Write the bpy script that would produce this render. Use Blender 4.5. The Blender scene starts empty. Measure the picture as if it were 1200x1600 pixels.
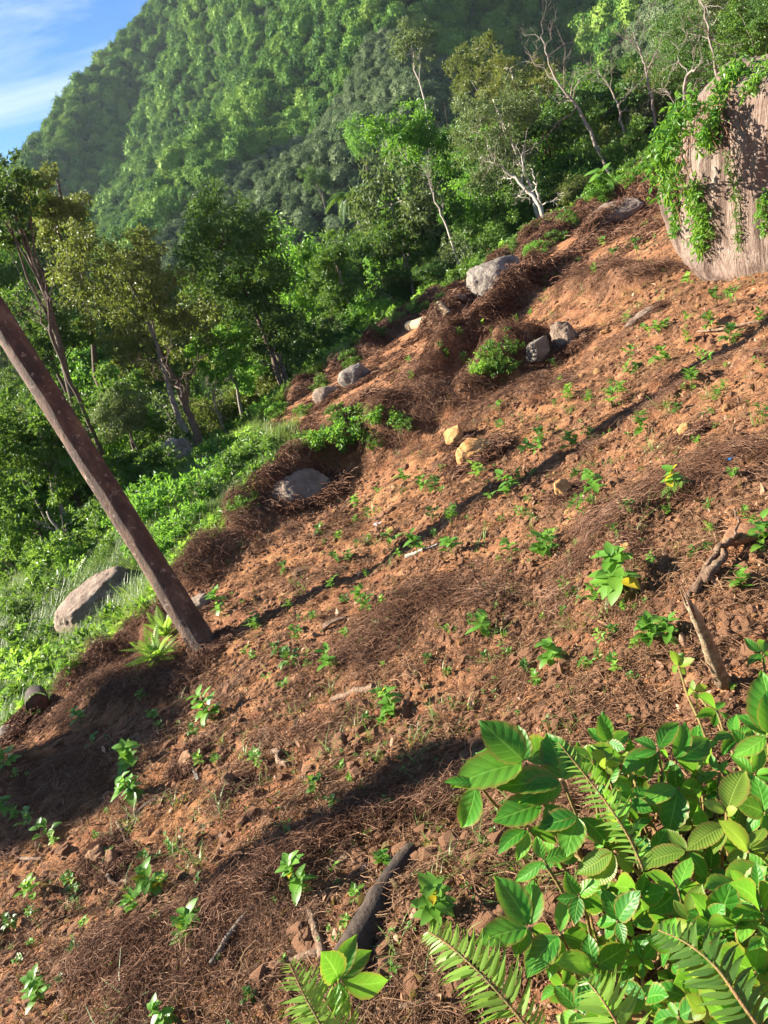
import bpy, math, random
import numpy as np
from mathutils import Vector, Matrix, Euler
rng = np.random.default_rng(7)
random.seed(7)
sc = bpy.context.scene
COL = sc.collection

# ------------------------------------------------------------------ camera
ROLL, PITCH, FPX = math.radians(18), math.radians(22), 1200.0
F = np.array([0, math.cos(PITCH), -math.sin(PITCH)])
U0 = np.array([0, math.sin(PITCH), math.cos(PITCH)]); X0 = np.array([1.0, 0, 0])
U = math.cos(ROLL) * U0 + math.sin(ROLL) * X0
R = math.cos(ROLL) * X0 - math.sin(ROLL) * U0
cam_d = bpy.data.cameras.new('camera'); cam = bpy.data.objects.new('camera', cam_d); COL.objects.link(cam)
cam.matrix_world = Matrix(((R[0], U[0], -F[0], 0), (R[1], U[1], -F[1], 0), (R[2], U[2], -F[2], 0), (0, 0, 0, 1)))
cam_d.sensor_fit = 'VERTICAL'; cam_d.sensor_height = 24.0; cam_d.lens = 24.0 * FPX / 1600.0
cam_d.clip_start = 0.05; cam_d.clip_end = 6000
sc.camera = cam

# ------------------------------------------------------------------ light
S = -0.978 * R + 0.194 * U + 0.081 * F; S /= np.linalg.norm(S)      # towards the sun
SUN_EL = math.asin(S[2]); SUN_AZ = math.atan2(S[0], S[1])
w = bpy.data.worlds.new('World'); sc.world = w; w.use_nodes = True
wt = w.node_tree; wt.nodes.clear()
sky = wt.nodes.new('ShaderNodeTexSky'); sky.sky_type = 'NISHITA'; sky.sun_disc = False
sky.sun_elevation = SUN_EL; sky.sun_rotation = SUN_AZ; sky.altitude = 100; sky.air_density = 1.0; sky.dust_density = 0.2; sky.ozone_density = 3.5
bg = wt.nodes.new('ShaderNodeBackground'); bg.inputs['Strength'].default_value = 0.05
wo = wt.nodes.new('ShaderNodeOutputWorld')
# thin streaky clouds mixed over the sky
tc = wt.nodes.new('ShaderNodeTexCoord'); mp = wt.nodes.new('ShaderNodeMapping')
mp.inputs['Rotation'].default_value = (0.0, math.radians(-38), math.radians(8)); mp.inputs['Scale'].default_value = (1.6, 2.0, 11)
nz = wt.nodes.new('ShaderNodeTexNoise'); nz.inputs['Scale'].default_value = 1.7; nz.inputs['Detail'].default_value = 7; nz.inputs['Roughness'].default_value = 0.55; nz.inputs['Distortion'].default_value = 0.4
cr = wt.nodes.new('ShaderNodeMapRange'); cr.inputs['From Min'].default_value = 0.46; cr.inputs['From Max'].default_value = 0.66; cr.inputs['To Max'].default_value = 0.8
mx = wt.nodes.new('ShaderNodeMix'); mx.data_type = 'RGBA'; mx.inputs[7].default_value = (3.6, 4.4, 5.0, 1)
wt.links.new(tc.outputs['Generated'], mp.inputs['Vector']); wt.links.new(mp.outputs[0], nz.inputs['Vector'])
wt.links.new(nz.outputs['Fac'], cr.inputs['Value']); wt.links.new(cr.outputs[0], mx.inputs['Factor'])
tint = wt.nodes.new('ShaderNodeMix'); tint.data_type = 'RGBA'; tint.blend_type = 'MULTIPLY'; tint.inputs[0].default_value = 1; tint.inputs[7].default_value = (.24, .52, .86, 1)
wt.links.new(sky.outputs[0], tint.inputs[6]); wt.links.new(tint.outputs[2], mx.inputs[6]); wt.links.new(mx.outputs[2], bg.inputs['Color']); wt.links.new(bg.outputs[0], wo.inputs['Surface'])
sun_d = bpy.data.lights.new('sun', 'SUN'); sun_d.energy = 5.0; sun_d.angle = math.radians(0.5); sun_d.color = (1.0, 0.91, 0.78)
sun = bpy.data.objects.new('sun', sun_d); COL.objects.link(sun)
sun.rotation_euler = Vector(-S).to_track_quat('-Z', 'Y').to_euler()
sc.view_settings.view_transform = 'Standard'; sc.view_settings.look = 'None'
sc.view_settings.exposure = 2.15; sc.view_settings.gamma = 1; sc.view_settings.use_curve_mapping = False
sc.cycles.max_bounces = 6; sc.cycles.diffuse_bounces = 3; sc.cycles.glossy_bounces = 2; sc.cycles.transmission_bounces = 4
sc.cycles.volume_bounces = 0; sc.cycles.transparent_max_bounces = 8
sc.cycles.use_denoising = True

# ------------------------------------------------------------------ noise
def _hash(ix, iy, iz, seed):
    h = (ix * 374761393 + iy * 668265263 + iz * 2147483647 + seed * 1274126177) & 0xFFFFFFFF
    h = ((h ^ (h >> 13)) * 1274126177) & 0xFFFFFFFF
    h = ((h ^ (h >> 15)) * 2246822519) & 0xFFFFFFFF
    return ((h ^ (h >> 16)) & 0xFFFF) / 32767.5 - 1.0
def noise3(x, y, z, seed=0):
    x, y, z = np.broadcast_arrays(np.asarray(x, float), np.asarray(y, float), np.asarray(z, float))
    fx, fy, fz = np.floor(x), np.floor(y), np.floor(z)
    ix, iy, iz = fx.astype(np.int64), fy.astype(np.int64), fz.astype(np.int64)
    u, v, t = x - fx, y - fy, z - fz
    u, v, t = u*u*(3-2*u), v*v*(3-2*v), t*t*(3-2*t)
    r = 0
    for dx in (0, 1):
        for dy in (0, 1):
            for dz in (0, 1):
                r = r + (u if dx else 1-u) * (v if dy else 1-v) * (t if dz else 1-t) * _hash(ix+dx, iy+dy, iz+dz, seed)
    return r
def noise2(x, y, seed=0):
    x, y = np.asarray(x, float), np.asarray(y, float)
    fx, fy = np.floor(x), np.floor(y)
    ix, iy = fx.astype(np.int64), fy.astype(np.int64)
    u, v = x - fx, y - fy
    u, v = u*u*(3-2*u), v*v*(3-2*v)
    z = np.zeros_like(ix)
    return (1-u)*(1-v)*_hash(ix, iy, z, seed) + u*(1-v)*_hash(ix+1, iy, z, seed) + (1-u)*v*_hash(ix, iy+1, z, seed) + u*v*_hash(ix+1, iy+1, z, seed)
def fbm2(x, y, s, oct=4, seed=0, rough=0.5):
    a, r, f = 1.0, 0.0, 1.0 / s
    for i in range(oct):
        r = r + a * noise2(x*f + 17.3*i, y*f - 9.1*i, seed + i); a *= rough; f *= 2.03
    return r
def sstep(x, a, b):
    t = np.clip((x - a) / (b - a), 0, 1); return t*t*(3-2*t)

# ------------------------------------------------------------------ terrain
NP = -.507 * R + .825 * U - .2495 * F; NP /= np.linalg.norm(NP); HP = 1.6
def ray(px, py): return F + (px - 600) / FPX * R + (800 - py) / FPX * U
def P(px, py, D): return ray(px, py) * D
def plane_hit(px, py, drop=0.0):
    d = ray(px, py); return d * (-(HP + drop * NP[2]) / (d @ NP))
def plane_z(x, y): return (-HP - NP[0]*x - NP[1]*y) / NP[2]
EDGE1 = np.array([[-30, -12.0], [-7.6, 2.2]] + [list(plane_hit(*p)[:2]) for p in ((0, 1160), (100, 1090), (200, 1010), (290, 935), (350, 885))]
                 + [[-1.35, 8.3], [-0.55, 8.9], [0.25, 8.75]] + [list(plane_hit(*p)[:2]) for p in ((690, 655), (760, 605), (830, 560))] + [[3.0, 10.2], [4.2, 13.5], [6, 18]])
EDGE2 = np.array([[-60, -10.0], [-22, 8]] + [list(plane_hit(*p, drop=.55)[:2]) for p in ((0, 975), (130, 890), (300, 760), (430, 685), (500, 615), (570, 555), (650, 500), (740, 455), (830, 410), (930, 350), (1000, 312))]
                 + [[18, 38], [30, 52], [60, 75]])
def sdist(x, y, poly):
    """distance to an open polyline, positive on its left side"""
    best = np.full(x.shape, 1e9); sgn = np.ones(x.shape)
    for a, b in zip(poly[:-1], poly[1:]):
        d = b - a; L2 = d @ d
        t = np.clip(((x - a[0]) * d[0] + (y - a[1]) * d[1]) / L2, 0, 1)
        ex, ey = x - a[0] - t*d[0], y - a[1] - t*d[1]
        q = ex*ex + ey*ey; s = np.where(d[0]*ey - d[1]*ex > 0, 1.0, -1.0)
        m = q < best - 1e-9; best = np.where(m, q, best); sgn = np.where(m, s, sgn)
    return np.sqrt(best) * sgn
def pline(pts, drop=0.0): return np.array([plane_hit(p[0], p[1], drop)[:2] for p in pts])
# windrows: ridges of raked dead roots and stalks, the last one for a shadow streak  (polyline, width, height)
ROWS = [
    (pline([(130, 1065), (215, 1000), (245, 985)]), .30, .24),
    (pline([(300, 930), (345, 895), (400, 850)]), .35, .30),
    (np.array([[-1.45, 7.75], [-1.0, 8.2], [-0.4, 8.6], [0.25, 8.55], [.93, 8.2], [1.6, 8.3], [2.15, 8.6]]), .34, .50),
    (pline([(620, 700), (690, 660), (745, 625), (800, 585)]), .40, .52),
    (pline([(600, 560), (650, 520), (690, 490)], .55), .6, .5),
    (pline([(470, 660), (560, 600), (640, 545), (720, 490)], .55), .5, .45),
    (pline([(700, 545), (790, 470), (880, 400), (960, 345)], .4), .5, .45),
    (pline([(770, 470), (850, 410), (940, 352), (1015, 305)], .5), .5, .55),
    (pline([(640, 630), (760, 540), (900, 430), (1010, 350)], .3), .4, .5),
    (pline([(905, 470), (950, 455), (985, 460)]), .40, .25),
    (pline([(560, 1000), (650, 940), (760, 930)]), .30, .06),
    (pline([(860, 600), (800, 630), (760, 640)]), .35, .10),
    (pline([(60, 1130), (180, 1080), (290, 1050)]), .30, .09),
    (pline([(0, 1230), (120, 1210), (230, 1150)]), .25, .08),
    (pline([(120, 1500), (300, 1480), (460, 1380)]), .12, .06),
    (pline([(250, 1560), (350, 1500), (440, 1400), (560, 1300), (720, 1230)]), .16, .07),
    (pline([(950, 850), (1080, 780), (1180, 760)]), .3, .05),
    (pline([(890, 705), (1000, 655), (1100, 605), (1200, 575)]), .05, .05),  # dark row added along the long cast shadow, deepens it in the ground colour
]
def row_mask(x, y):
    m = np.zeros_like(x); hgt = np.zeros_like(x)
    wob = 0.75 + 0.45 * noise2(x*1.7, y*1.7, 55) + .2*noise2(x*5, y*5, 56)
    for pl, wd, hh in ROWS:
        d = np.abs(sdist(x, y, pl)); k = np.exp(-(d / wd)**2 * 1.4)
        m = np.maximum(m, k); hgt = np.maximum(hgt, k * hh * wob)
    return m, hgt
PK = np.array([700*math.sin(math.radians(20)), 700*math.cos(math.radians(20))]); MH = 284
def H(x, y, detail=True):
    x, y = np.asarray(x, float), np.asarray(y, float)
    r = np.hypot(x, y)
    z = plane_z(x, y)
    s1 = sdist(x, y, EDGE1); s2 = sdist(x, y, EDGE2)
    z = z - (0.55 * sstep(s1, 0, .9)) * (1 - sstep(y, 10.5, 14))
    far = np.maximum(s2, 0)
    near_mode = z - 0.62 * (np.sqrt(far**2 + 4) - 2)
    # clearing side far away: level the plane so that it does not climb for ever
    floor_z = -34 + 3*fbm2(x, y, 60, 3, 5) + 0.05*np.maximum(x, 0)
    z = np.maximum(near_mode, floor_z) if False else floor_z + np.logaddexp(0, np.clip((near_mode - floor_z) / 1.5, -40, 60)) * 1.5
    z = np.minimum(z, 14 + 0.02*r + 0*z) if False else z
    cap = 26.0
    z = np.where(z > cap - 6, cap - 6 * np.exp(-(np.maximum(z, cap-6) - (cap - 6)) / 6), z)
    # the mountain
    dx, dy = x - PK[0], y - PK[1]; rr = np.hypot(dx, dy); th = np.arctan2(dy, dx)
    wv = fbm2(x, y, 150, 3, 31)
    spur = 17*np.cos(7*th + 1.2 + 1.5*wv) + 9*np.cos(15*th + 2.0 + 2*wv)
    mtn = MH - 0.56 * rr + (spur + 12 * wv) * sstep(rr, 40, 350)
    mtn = np.where(mtn > 150, 150 + 60*(1 - np.exp(-(mtn - 150)/60)), mtn)
    azd = np.degrees(np.arctan2(x, y)); mtn = mtn + sstep(rr, 150, 300)*(22*np.exp(-((azd - 10)/4.5)**2) - 22*np.exp(-((azd - 19)/6)**2) + 12*np.exp(-((azd - 29)/4)**2))
    mid = 46*np.exp(-(((x - 22)/62)**2 + ((y - 185)/48)**2)) - 34
    mid2 = 38*np.exp(-(((x - 150)/60)**2 + ((y - 170)/60)**2)) - 30
    far_h = np.logaddexp(np.clip(mtn/6, -60, 90), np.clip(mid/6, -60, 60)); far_h = np.logaddexp(far_h, np.clip(mid2/6, -60, 60)) * 6
    kk = sstep(r, 70, 120)
    z = z*(1-kk) + np.logaddexp(z/6, far_h/6)*6*kk
    if detail:
        ng = 1 - sstep(r, 30, 60)
        near = r < 58; m = np.zeros_like(x); hh = np.zeros_like(x)
        if near.any(): m[near], hh[near] = row_mask(x[near], y[near])
        z = z + hh * ng
        clr = sstep(-s2, -.5, .5)
        z = z + ng * (0.10*fbm2(x, y, 1.5, 3, 11) + 0.036*fbm2(x, y, .33, 3, 21)*(0.5 + m)) * (0.4 + 0.6*clr)
        rr_ = 1 - sstep(r, 9, 16)
        z = z + rr_ * 0.015 * (fbm2(x, y, .085, 3, 41, .6))
        # hollows and a low earth step
        for (hx, hy, hw, hd) in HOLLOWS:
            z = z - hd * np.exp(-((x-hx)**2 + (y-hy)**2) / hw**2) * rr_
    return z
HOLLOWS = []
for px, py, hw, hd in ((590, 1000, .22, .07), (10, 1440, .10, .07), (560, 795, .25, .1), (520, 1350, .10, .05), (720, 1180, .25, .07), (290, 1490, .12, .06), (870, 950, .15, .05), (700, 820, .3, .06)):
    q = plane_hit(px, py); HOLLOWS.append((q[0], q[1], hw, hd))
def hz(x, y): return float(H(np.array([x]), np.array([y]))[0])
def hits(pxs):
    """march many rays at once to the terrain"""
    d = np.array([ray(*p) for p in pxs]); n = len(d)
    t = np.full(n, .3); done = np.zeros(n, bool); last = t.copy()
    ts = np.concatenate([np.linspace(.6, 6, 160), np.geomspace(6.05, 60, 260)])
    lo = np.full(n, .3); hi = np.full(n, 60.0); found = np.zeros(n, bool); prev = np.full(n, .3)
    for tt in ts:
        q = d * tt; below = q[:, 2] < H(q[:, 0], q[:, 1])
        new = below & ~found; hi[new] = tt; lo[new] = prev[new]; found |= below; prev[:] = tt
    for _ in range(9):
        md = (lo + hi) / 2; q = d * md[:, None]; b = q[:, 2] < H(q[:, 0], q[:, 1])
        hi = np.where(b, md, hi); lo = np.where(b, lo, md)
    return d * hi[:, None]
def hit(px, py): return hits([(px, py)])[0]
def slope_normal(x, y, e=.15):
    a = H(np.array([x+e, x-e, x, x]), np.array([y, y, y+e, y-e]), False)
    v = Vector((-(a[0]-a[1])/(2*e), -(a[2]-a[3])/(2*e), 1)); return v.normalized()

LMARK = [(150, 760, 'the leaning trunk'), (320, 1000, 'the foot of the leaning trunk'), (775, 432, 'the grey boulder at the far edge'), (562, 586, 'the blue grey boulder'), (515, 612, 'the low tan boulder'), (960, 325, 'the long pale boulder'),
 (893, 525, 'the upright pale boulder'), (790, 555, 'the leafy bush in mid slope'), (1012, 487, 'the flat pinkish slab'), (474, 765, 'the pinkish outcrop'), (168, 945, 'the bare pale rock in the grass'), (290, 722, 'the fissured pink boulder'),
 (748, 704, 'the cracked sandstone slab'), (884, 768, 'the tan stone in mid slope'), (1078, 675, 'the orange stone at right'), (980, 870, 'the tallest seedling'), (1100, 1000, 'the broken branch stump'), (1130, 880, 'the hollow split stump'),
 (600, 1430, 'the charred log'), (235, 1376, 'the yellow topped seedling'), (300, 1452, 'the grey leaved seedling'), (66, 1105, 'the sawn log end'), (297, 1187, 'the long brown stone'), (368, 1222, 'the oblong stone on end'), (1110, 300, 'the huge vine covered boulder'),
 (352, 400, 'the dense dark tree'), (640, 265, 'the bright feathery tree'), (820, 300, 'the white forked trunk'), (900, 160, 'the tall bare leaning tree'), (1010, 100, 'the grey leafless tree'), (185, 450, 'the broad olive tree'), (92, 320, 'the tall olive tree by the sky'),
 (545, 300, 'the arching palm'), (515, 430, 'the green domed tree'), (670, 505, 'the pale straight log'), (650, 940, 'the central root patch'), (615, 1095, 'the seedling with a yellow tip'), (864, 1018, 'the long leaved seedling'), (1068, 757, 'the yellow topped seedling at right'),
 (800, 755, 'the full green seedling'), (652, 850, 'the low round seedling'), (440, 1185, 'the curled dead root'), (1160, 708, 'the black plastic scrap'), (70, 1545, 'the glossy corner seedling'), (475, 1366, 'the large leaved seedling')]
USED = {}
def where_is(kind, px, py):
    """a label that says which one: what it is, and where it stands from the nearest thing one can find"""
    px, py = float(px), float(py); best = None
    for lx, ly, nm in sorted(LMARK, key=lambda m: (m[0]-px)**2 + (m[1]-py)**2)[:4]:
        dx, dy = px - lx, py - ly; d = math.hypot(dx, dy)
        rel = ('right of' if dx > 0 else 'left of') if abs(dx) > 2*abs(dy) else ('below' if dy > 0 else 'above') if abs(dy) > 2*abs(dx) else ('below and right of' if dx > 0 else 'below and left of') if dy > 0 else ('above and right of' if dx > 0 else 'above and left of')
        lab = '%s %s%s %s' % (kind, 'just ' if d < 45 else '' if d < 110 else 'well ', rel, nm); lab = ' '.join(lab.split()[:16])
        best = best or lab
        if lab not in USED: USED[lab] = 1; return lab
    return best
def to_px(p):
    p = np.asarray(p, float); d = p @ F; return 600 + FPX*(p @ R)/d, 800 - FPX*(p @ U)/d

# ------------------------------------------------------------------ materials
def mat(name): 
    m = bpy.data.materials.new(name); m.use_nodes = True; nt = m.node_tree
    for n in list(nt.nodes):
        if n.type != 'OUTPUT_MATERIAL' and n.type != 'BSDF_PRINCIPLED': nt.nodes.remove(n)
    return m, nt, nt.nodes['Principled BSDF'], nt.nodes['Material Output']
def N(nt, t, **kw):
    n = nt.nodes.new(t)
    for k, v in kw.items():
        if k in n.inputs: n.inputs[k].default_value = v
        else: setattr(n, k, v)
    return n
def ramp(nt, fac, stops):
    n = nt.nodes.new('ShaderNodeValToRGB'); e = n.color_ramp.elements
    while len(e) < len(stops): e.new(.5)
    for i, (p, c) in enumerate(stops): e[i].position = p; e[i].color = (*c, 1)
    nt.links.new(fac, n.inputs[0]); return n.outputs[0]
def mixc(nt, fac, a, b):
    n = nt.nodes.new('ShaderNodeMix'); n.data_type = 'RGBA'
    for sock, v in ((0, fac), (6, a), (7, b)):
        if hasattr(v, 'links'): nt.links.new(v, n.inputs[sock])
        else: n.inputs[sock].default_value = v if sock == 0 else (*v, 1)
    return n.outputs[2]
def tex(nt, scale, detail=5, rough=.6, kind='ShaderNodeTexNoise', coord='Object', scl=None, dist=0):
    t = nt.nodes.new('ShaderNodeTexCoord'); n = nt.nodes.new(kind)
    n.inputs['Scale'].default_value = scale
    if 'Detail' in n.inputs: n.inputs['Detail'].default_value = detail
    if 'Roughness' in n.inputs: n.inputs['Roughness'].default_value = rough
    if 'Distortion' in n.inputs: n.inputs['Distortion'].default_value = dist
    if scl:
        m = nt.nodes.new('ShaderNodeMapping'); m.inputs['Scale'].default_value = scl
        nt.links.new(t.outputs[coord], m.inputs[0]); nt.links.new(m.outputs[0], n.inputs['Vector'])
    else: nt.links.new(t.outputs[coord], n.inputs['Vector'])
    return n.outputs['Fac'] if 'Fac' in n.outputs else n.outputs['Distance']
def maths(nt, op, a, b=0.0):
    n = nt.nodes.new('ShaderNodeMath'); n.operation = op
    for i, v in enumerate((a, b)):
        if hasattr(v, 'links'): nt.links.new(v, n.inputs[i])
        else: n.inputs[i].default_value = v
    return n.outputs[0]
def bump(nt, bsdf, h, strength, dist=.02):
    b = nt.nodes.new('ShaderNodeBump'); b.inputs['Strength'].default_value = strength; b.inputs['Distance'].default_value = dist
    nt.links.new(h, b.inputs['Height']); nt.links.new(b.outputs[0], bsdf.inputs['Normal'])
def attr(nt, name, kind='GEOMETRY'):
    a = nt.nodes.new('ShaderNodeAttribute'); a.attribute_name = name; a.attribute_type = kind; return a
def leaf_mat(name, cols, trans=.45, rough=.45, hue=.04, gloss=.5, obj_rand=.35, veins=False):
    """leaf: diffuse + translucent + sheen of wax; colour per leaf from the rnd attribute, per plant from the object's random"""
    m, nt, b, out = mat(name)
    a = attr(nt, 'rnd').outputs['Fac']; oi = nt.nodes.new('ShaderNodeObjectInfo')
    f = maths(nt, 'ADD', maths(nt, 'MULTIPLY', a, 1 - obj_rand), maths(nt, 'MULTIPLY', oi.outputs['Random'], obj_rand))
    st = [(i / (len(cols) - 1), c) for i, c in enumerate(cols)]
    c = ramp(nt, f, st)
    if veins:
        lu, lv = attr(nt, 'lu').outputs['Fac'], maths(nt, 'ABSOLUTE', attr(nt, 'lv').outputs['Fac']); nv_ = attr(nt, 'nv').outputs['Fac']
        ph = maths(nt, 'FRACT', maths(nt, 'SUBTRACT', maths(nt, 'MULTIPLY', lu, nv_), maths(nt, 'MULTIPLY', lv, 1.6)))
        tri = maths(nt, 'ABSOLUTE', maths(nt, 'SUBTRACT', ph, .5))
        side = nt.nodes.new('ShaderNodeMapRange'); side.inputs['From Min'].default_value = .10; side.inputs['From Max'].default_value = .0; nt.links.new(tri, side.inputs['Value'])
        md = nt.nodes.new('ShaderNodeMapRange'); md.inputs['From Min'].default_value = .09; md.inputs['From Max'].default_value = .0; nt.links.new(lv, md.inputs['Value'])
        v = maths(nt, 'MAXIMUM', maths(nt, 'MULTIPLY', side.outputs[0], .55), md.outputs[0])
        c = mixc(nt, maths(nt, 'MULTIPLY', v, .6), c, tuple(min(1, k * 1.5 + .04) for k in cols[-1]))
        n2 = tex(nt, 9, 4); c = mixc(nt, maths(nt, 'MULTIPLY', n2, .45), c, tuple(k * 1.3 for k in cols[0]))
        sp_ = ramp(nt, tex(nt, 14, 3, .6), [(.66, (0, 0, 0)), (.72, (1, 1, 1))]); c = mixc(nt, maths(nt, 'MULTIPLY', sp_, .75), c, (.30, .20, .05))
        eg = nt.nodes.new('ShaderNodeMapRange'); eg.inputs['From Min'].default_value = .95; eg.inputs['From Max'].default_value = 1.2; nt.links.new(maths(nt, 'ADD', lv, maths(nt, 'MULTIPLY', tex(nt, 5, 3), .45)), eg.inputs['Value'])
        c = mixc(nt, maths(nt, 'MULTIPLY', eg.outputs[0], .7), c, (.26, .17, .04))
        bn = nt.nodes.new('ShaderNodeBump'); bn.inputs['Strength'].default_value = .22; bn.inputs['Distance'].default_value = .004; bn.invert = True
        nt.links.new(maths(nt, 'ADD', maths(nt, 'MULTIPLY', tri, -1.6), maths(nt, 'MULTIPLY', md.outputs[0], 1.0)), bn.inputs['Height']); nt.links.new(bn.outputs[0], b.inputs['Normal'])
    nt.links.new(c, b.inputs['Base Color']); b.inputs['Roughness'].default_value = rough
    b.inputs['Specular IOR Level'].default_value = gloss
    tr = nt.nodes.new('ShaderNodeBsdfTranslucent')
    tcol = mixc(nt, .75, c, (.38, .55, .03)) if trans else c
    hs = nt.nodes.new('ShaderNodeHueSaturation'); hs.inputs['Value'].default_value = 1.5; nt.links.new(c, hs.inputs['Color'])
    tcol = mixc(nt, .35, hs.outputs[0], (.30, .42, .02)); nt.links.new(tcol, tr.inputs['Color'])
    ms = nt.nodes.new('ShaderNodeMixShader'); ms.inputs[0].default_value = trans
    nt.links.new(b.outputs[0], ms.inputs[1]); nt.links.new(tr.outputs[0], ms.inputs[2]); nt.links.new(ms.outputs[0], out.inputs['Surface'])
    return m
M = {}
M['leaf_dark'] = leaf_mat('leaf_dark', [(.018, .05, .012), (.045, .115, .022), (.10, .20, .036)], .3, gloss=.35, rough=.5)
M['leaf_mid'] = leaf_mat('leaf_mid', [(.025, .075, .014), (.065, .15, .024), (.14, .25, .042)], .38, gloss=.35)
M['leaf_bright'] = leaf_mat('leaf_bright', [(.05, .15, .02), (.10, .26, .03), (.17, .34, .05)], .5)
M['leaf_olive'] = leaf_mat('leaf_olive', [(.055, .075, .020), (.12, .14, .034), (.23, .22, .06)], .35, gloss=.35)
M['leaf_grey'] = leaf_mat('leaf_grey', [(.06, .10, .035), (.115, .16, .06), (.20, .23, .10)], .3, gloss=.35)
M['leaf_far'] = leaf_mat('leaf_far', [(.020, .065, .010), (.065, .16, .022), (.14, .26, .035), (.25, .33, .055)], .12, obj_rand=.65, gloss=.12, rough=.7)
M['leaf_seed'] = leaf_mat('leaf_seed', [(.05, .15, .02), (.12, .28, .035), (.22, .38, .05)], .45, gloss=.5, rough=.42, obj_rand=.3)
M['leaf_yellow'] = leaf_mat('leaf_yellow', [(.25, .22, .02), (.45, .36, .02), (.5, .28, .02)], .4)
M['leaf_fore'] = leaf_mat('leaf_fore', [(.018, .12, .010), (.042, .21, .016), (.085, .31, .025), (.17, .40, .035)], .45, gloss=.4, rough=.45, obj_rand=.9, veins=True)
M['leaf_fern'] = leaf_mat('leaf_fern', [(.13, .27, .03), (.21, .38, .05), (.30, .45, .08)], .5, obj_rand=.3)
M['leaf_ribbed'] = leaf_mat('leaf_ribbed', [(.10, .20, .02), (.18, .29, .03), (.30, .38, .05)], .5, obj_rand=.8, veins=True)
M['leaf_plantation'] = leaf_mat('leaf_plantation', [(.05, .085, .04), (.09, .14, .06), (.14, .19, .09), (.20, .24, .13)], .12, obj_rand=.6, gloss=.1, rough=.8)
M['grass'] = leaf_mat('grass', [(.06, .12, .02), (.12, .20, .035), (.22, .27, .07)], .35, obj_rand=.5)
M['straw'] = leaf_mat('straw', [(.07, .035, .020), (.16, .085, .045), (.30, .19, .10)], .1, rough=.8, gloss=.2, obj_rand=.5)
def plain(name, cols, scale=8, rough=.85, bs=.5, bd=.02, scl=None, detail=8, spec=.3):
    m, nt, b, out = mat(name)
    t = tex(nt, scale, detail, .62, scl=scl); c = ramp(nt, t, cols)
    nt.links.new(c, b.inputs['Base Color']); b.inputs['Roughness'].default_value = rough; b.inputs['Specular IOR Level'].default_value = spec
    bump(nt, b, tex(nt, scale*4, 6, .65, scl=scl), bs, bd); return m
M['bark'] = plain('bark', [(.3, (.05, .032, .02)), (.6, (.13, .09, .06)), (.75, (.24, .20, .15))], 6, scl=(4, 4, 1))
M['bark_pale'] = plain('bark_pale', [(.3, (.20, .16, .12)), (.55, (.42, .37, .30)), (.7, (.58, .54, .46))], 4, scl=(3, 3, 1))
M['bark_grey'] = plain('bark_grey', [(.3, (.12, .10, .08)), (.6, (.25, .21, .17))], 5, scl=(3, 3, 1))
M['deadwood'] = plain('deadwood', [(.3, (.07, .038, .022)), (.5, (.19, .115, .07)), (.72, (.36, .26, .17))], 26, bs=.9)
M['tanwood'] = plain('tanwood', [(.3, (.14, .085, .045)), (.5, (.34, .24, .14)), (.7, (.52, .42, .29))], 30, bs=.9)
M['charwood'] = plain('charwood', [(.3, (.012, .010, .008)), (.55, (.05, .035, .025)), (.8, (.13, .09, .06))], 18)
M['root'] = leaf_mat('root', [(.06, .028, .016), (.13, .065, .038), (.22, .125, .078), (.33, .22, .15)], .0, rough=.85, gloss=.15, obj_rand=.45)
M['root_dark'] = leaf_mat('root_dark', [(.035, .016, .010), (.095, .046, .027), (.18, .098, .060), (.32, .20, .13)], .0, rough=.9, gloss=.1, obj_rand=.45)
M['litter'] = leaf_mat('litter', [(.09, .038, .02), (.20, .095, .05), (.34, .19, .11), (.52, .37, .26)], .15, rough=.7, gloss=.3, obj_rand=.7)
M['clod'] = plain('clod', [(.3, (.13, .060, .03)), (.55, (.30, .15, .075)), (.75, (.44, .25, .13))], 14, .95, .8)
M['ochre_rock'] = plain('ochre_rock', [(.3, (.22, .10, .035)), (.5, (.42, .22, .08)), (.7, (.55, .34, .15))], 9, .9, .8)
M['brown_rock'] = plain('brown_rock', [(.3, (.10, .05, .025)), (.55, (.24, .13, .065)), (.75, (.34, .21, .12))], 9, .9, .9)
def granite(name, c0, c1, c2, stain, streak=(1, 1, 1), st=.5):
    m, nt, b, out = mat(name)
    t = tex(nt, 3, 9, .65); c = ramp(nt, t, [(.32, c0), (.5, c1), (.68, c2)])
    s = tex(nt, 2.2, 7, .62, scl=streak, dist=.3); sm = ramp(nt, s, [(.47, (0, 0, 0)), (.62, (1, 1, 1))])
    c = mixc(nt, maths(nt, 'MULTIPLY', sm, st), c, stain)
    sp = tex(nt, 70, 2); c = mixc(nt, maths(nt, 'MULTIPLY', sp, .35), c, tuple(k*.5 for k in c0))
    nt.links.new(c, b.inputs['Base Color']); b.inputs['Roughness'].default_value = .85
    ck = ramp(nt, tex(nt, 1.6, 2, kind='ShaderNodeTexVoronoi', scl=tuple(k**.5 for k in streak)), [(.30, (0, 0, 0)), (.75, (1, 1, 1))]); c = mixc(nt, maths(nt, 'MULTIPLY', ck, .30), c, stain); nt.links.new(c, b.inputs['Base Color'])
    hh = maths(nt, 'ADD', tex(nt, 9, 10, .7, scl=streak), maths(nt, 'MULTIPLY', tex(nt, 2.5, 3, kind='ShaderNodeTexVoronoi'), .3))
    bump(nt, b, hh, 1.0, .09); return m
M['granite_grey'] = granite('granite_grey', (.19, .15, .115), (.38, .32, .255), (.57, .50, .42), (.055, .042, .034), st=.7)
M['granite_pink'] = granite('granite_pink', (.20, .135, .09), (.38, .28, .20), (.56, .45, .34), (.10, .055, .035), st=.7)
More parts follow.
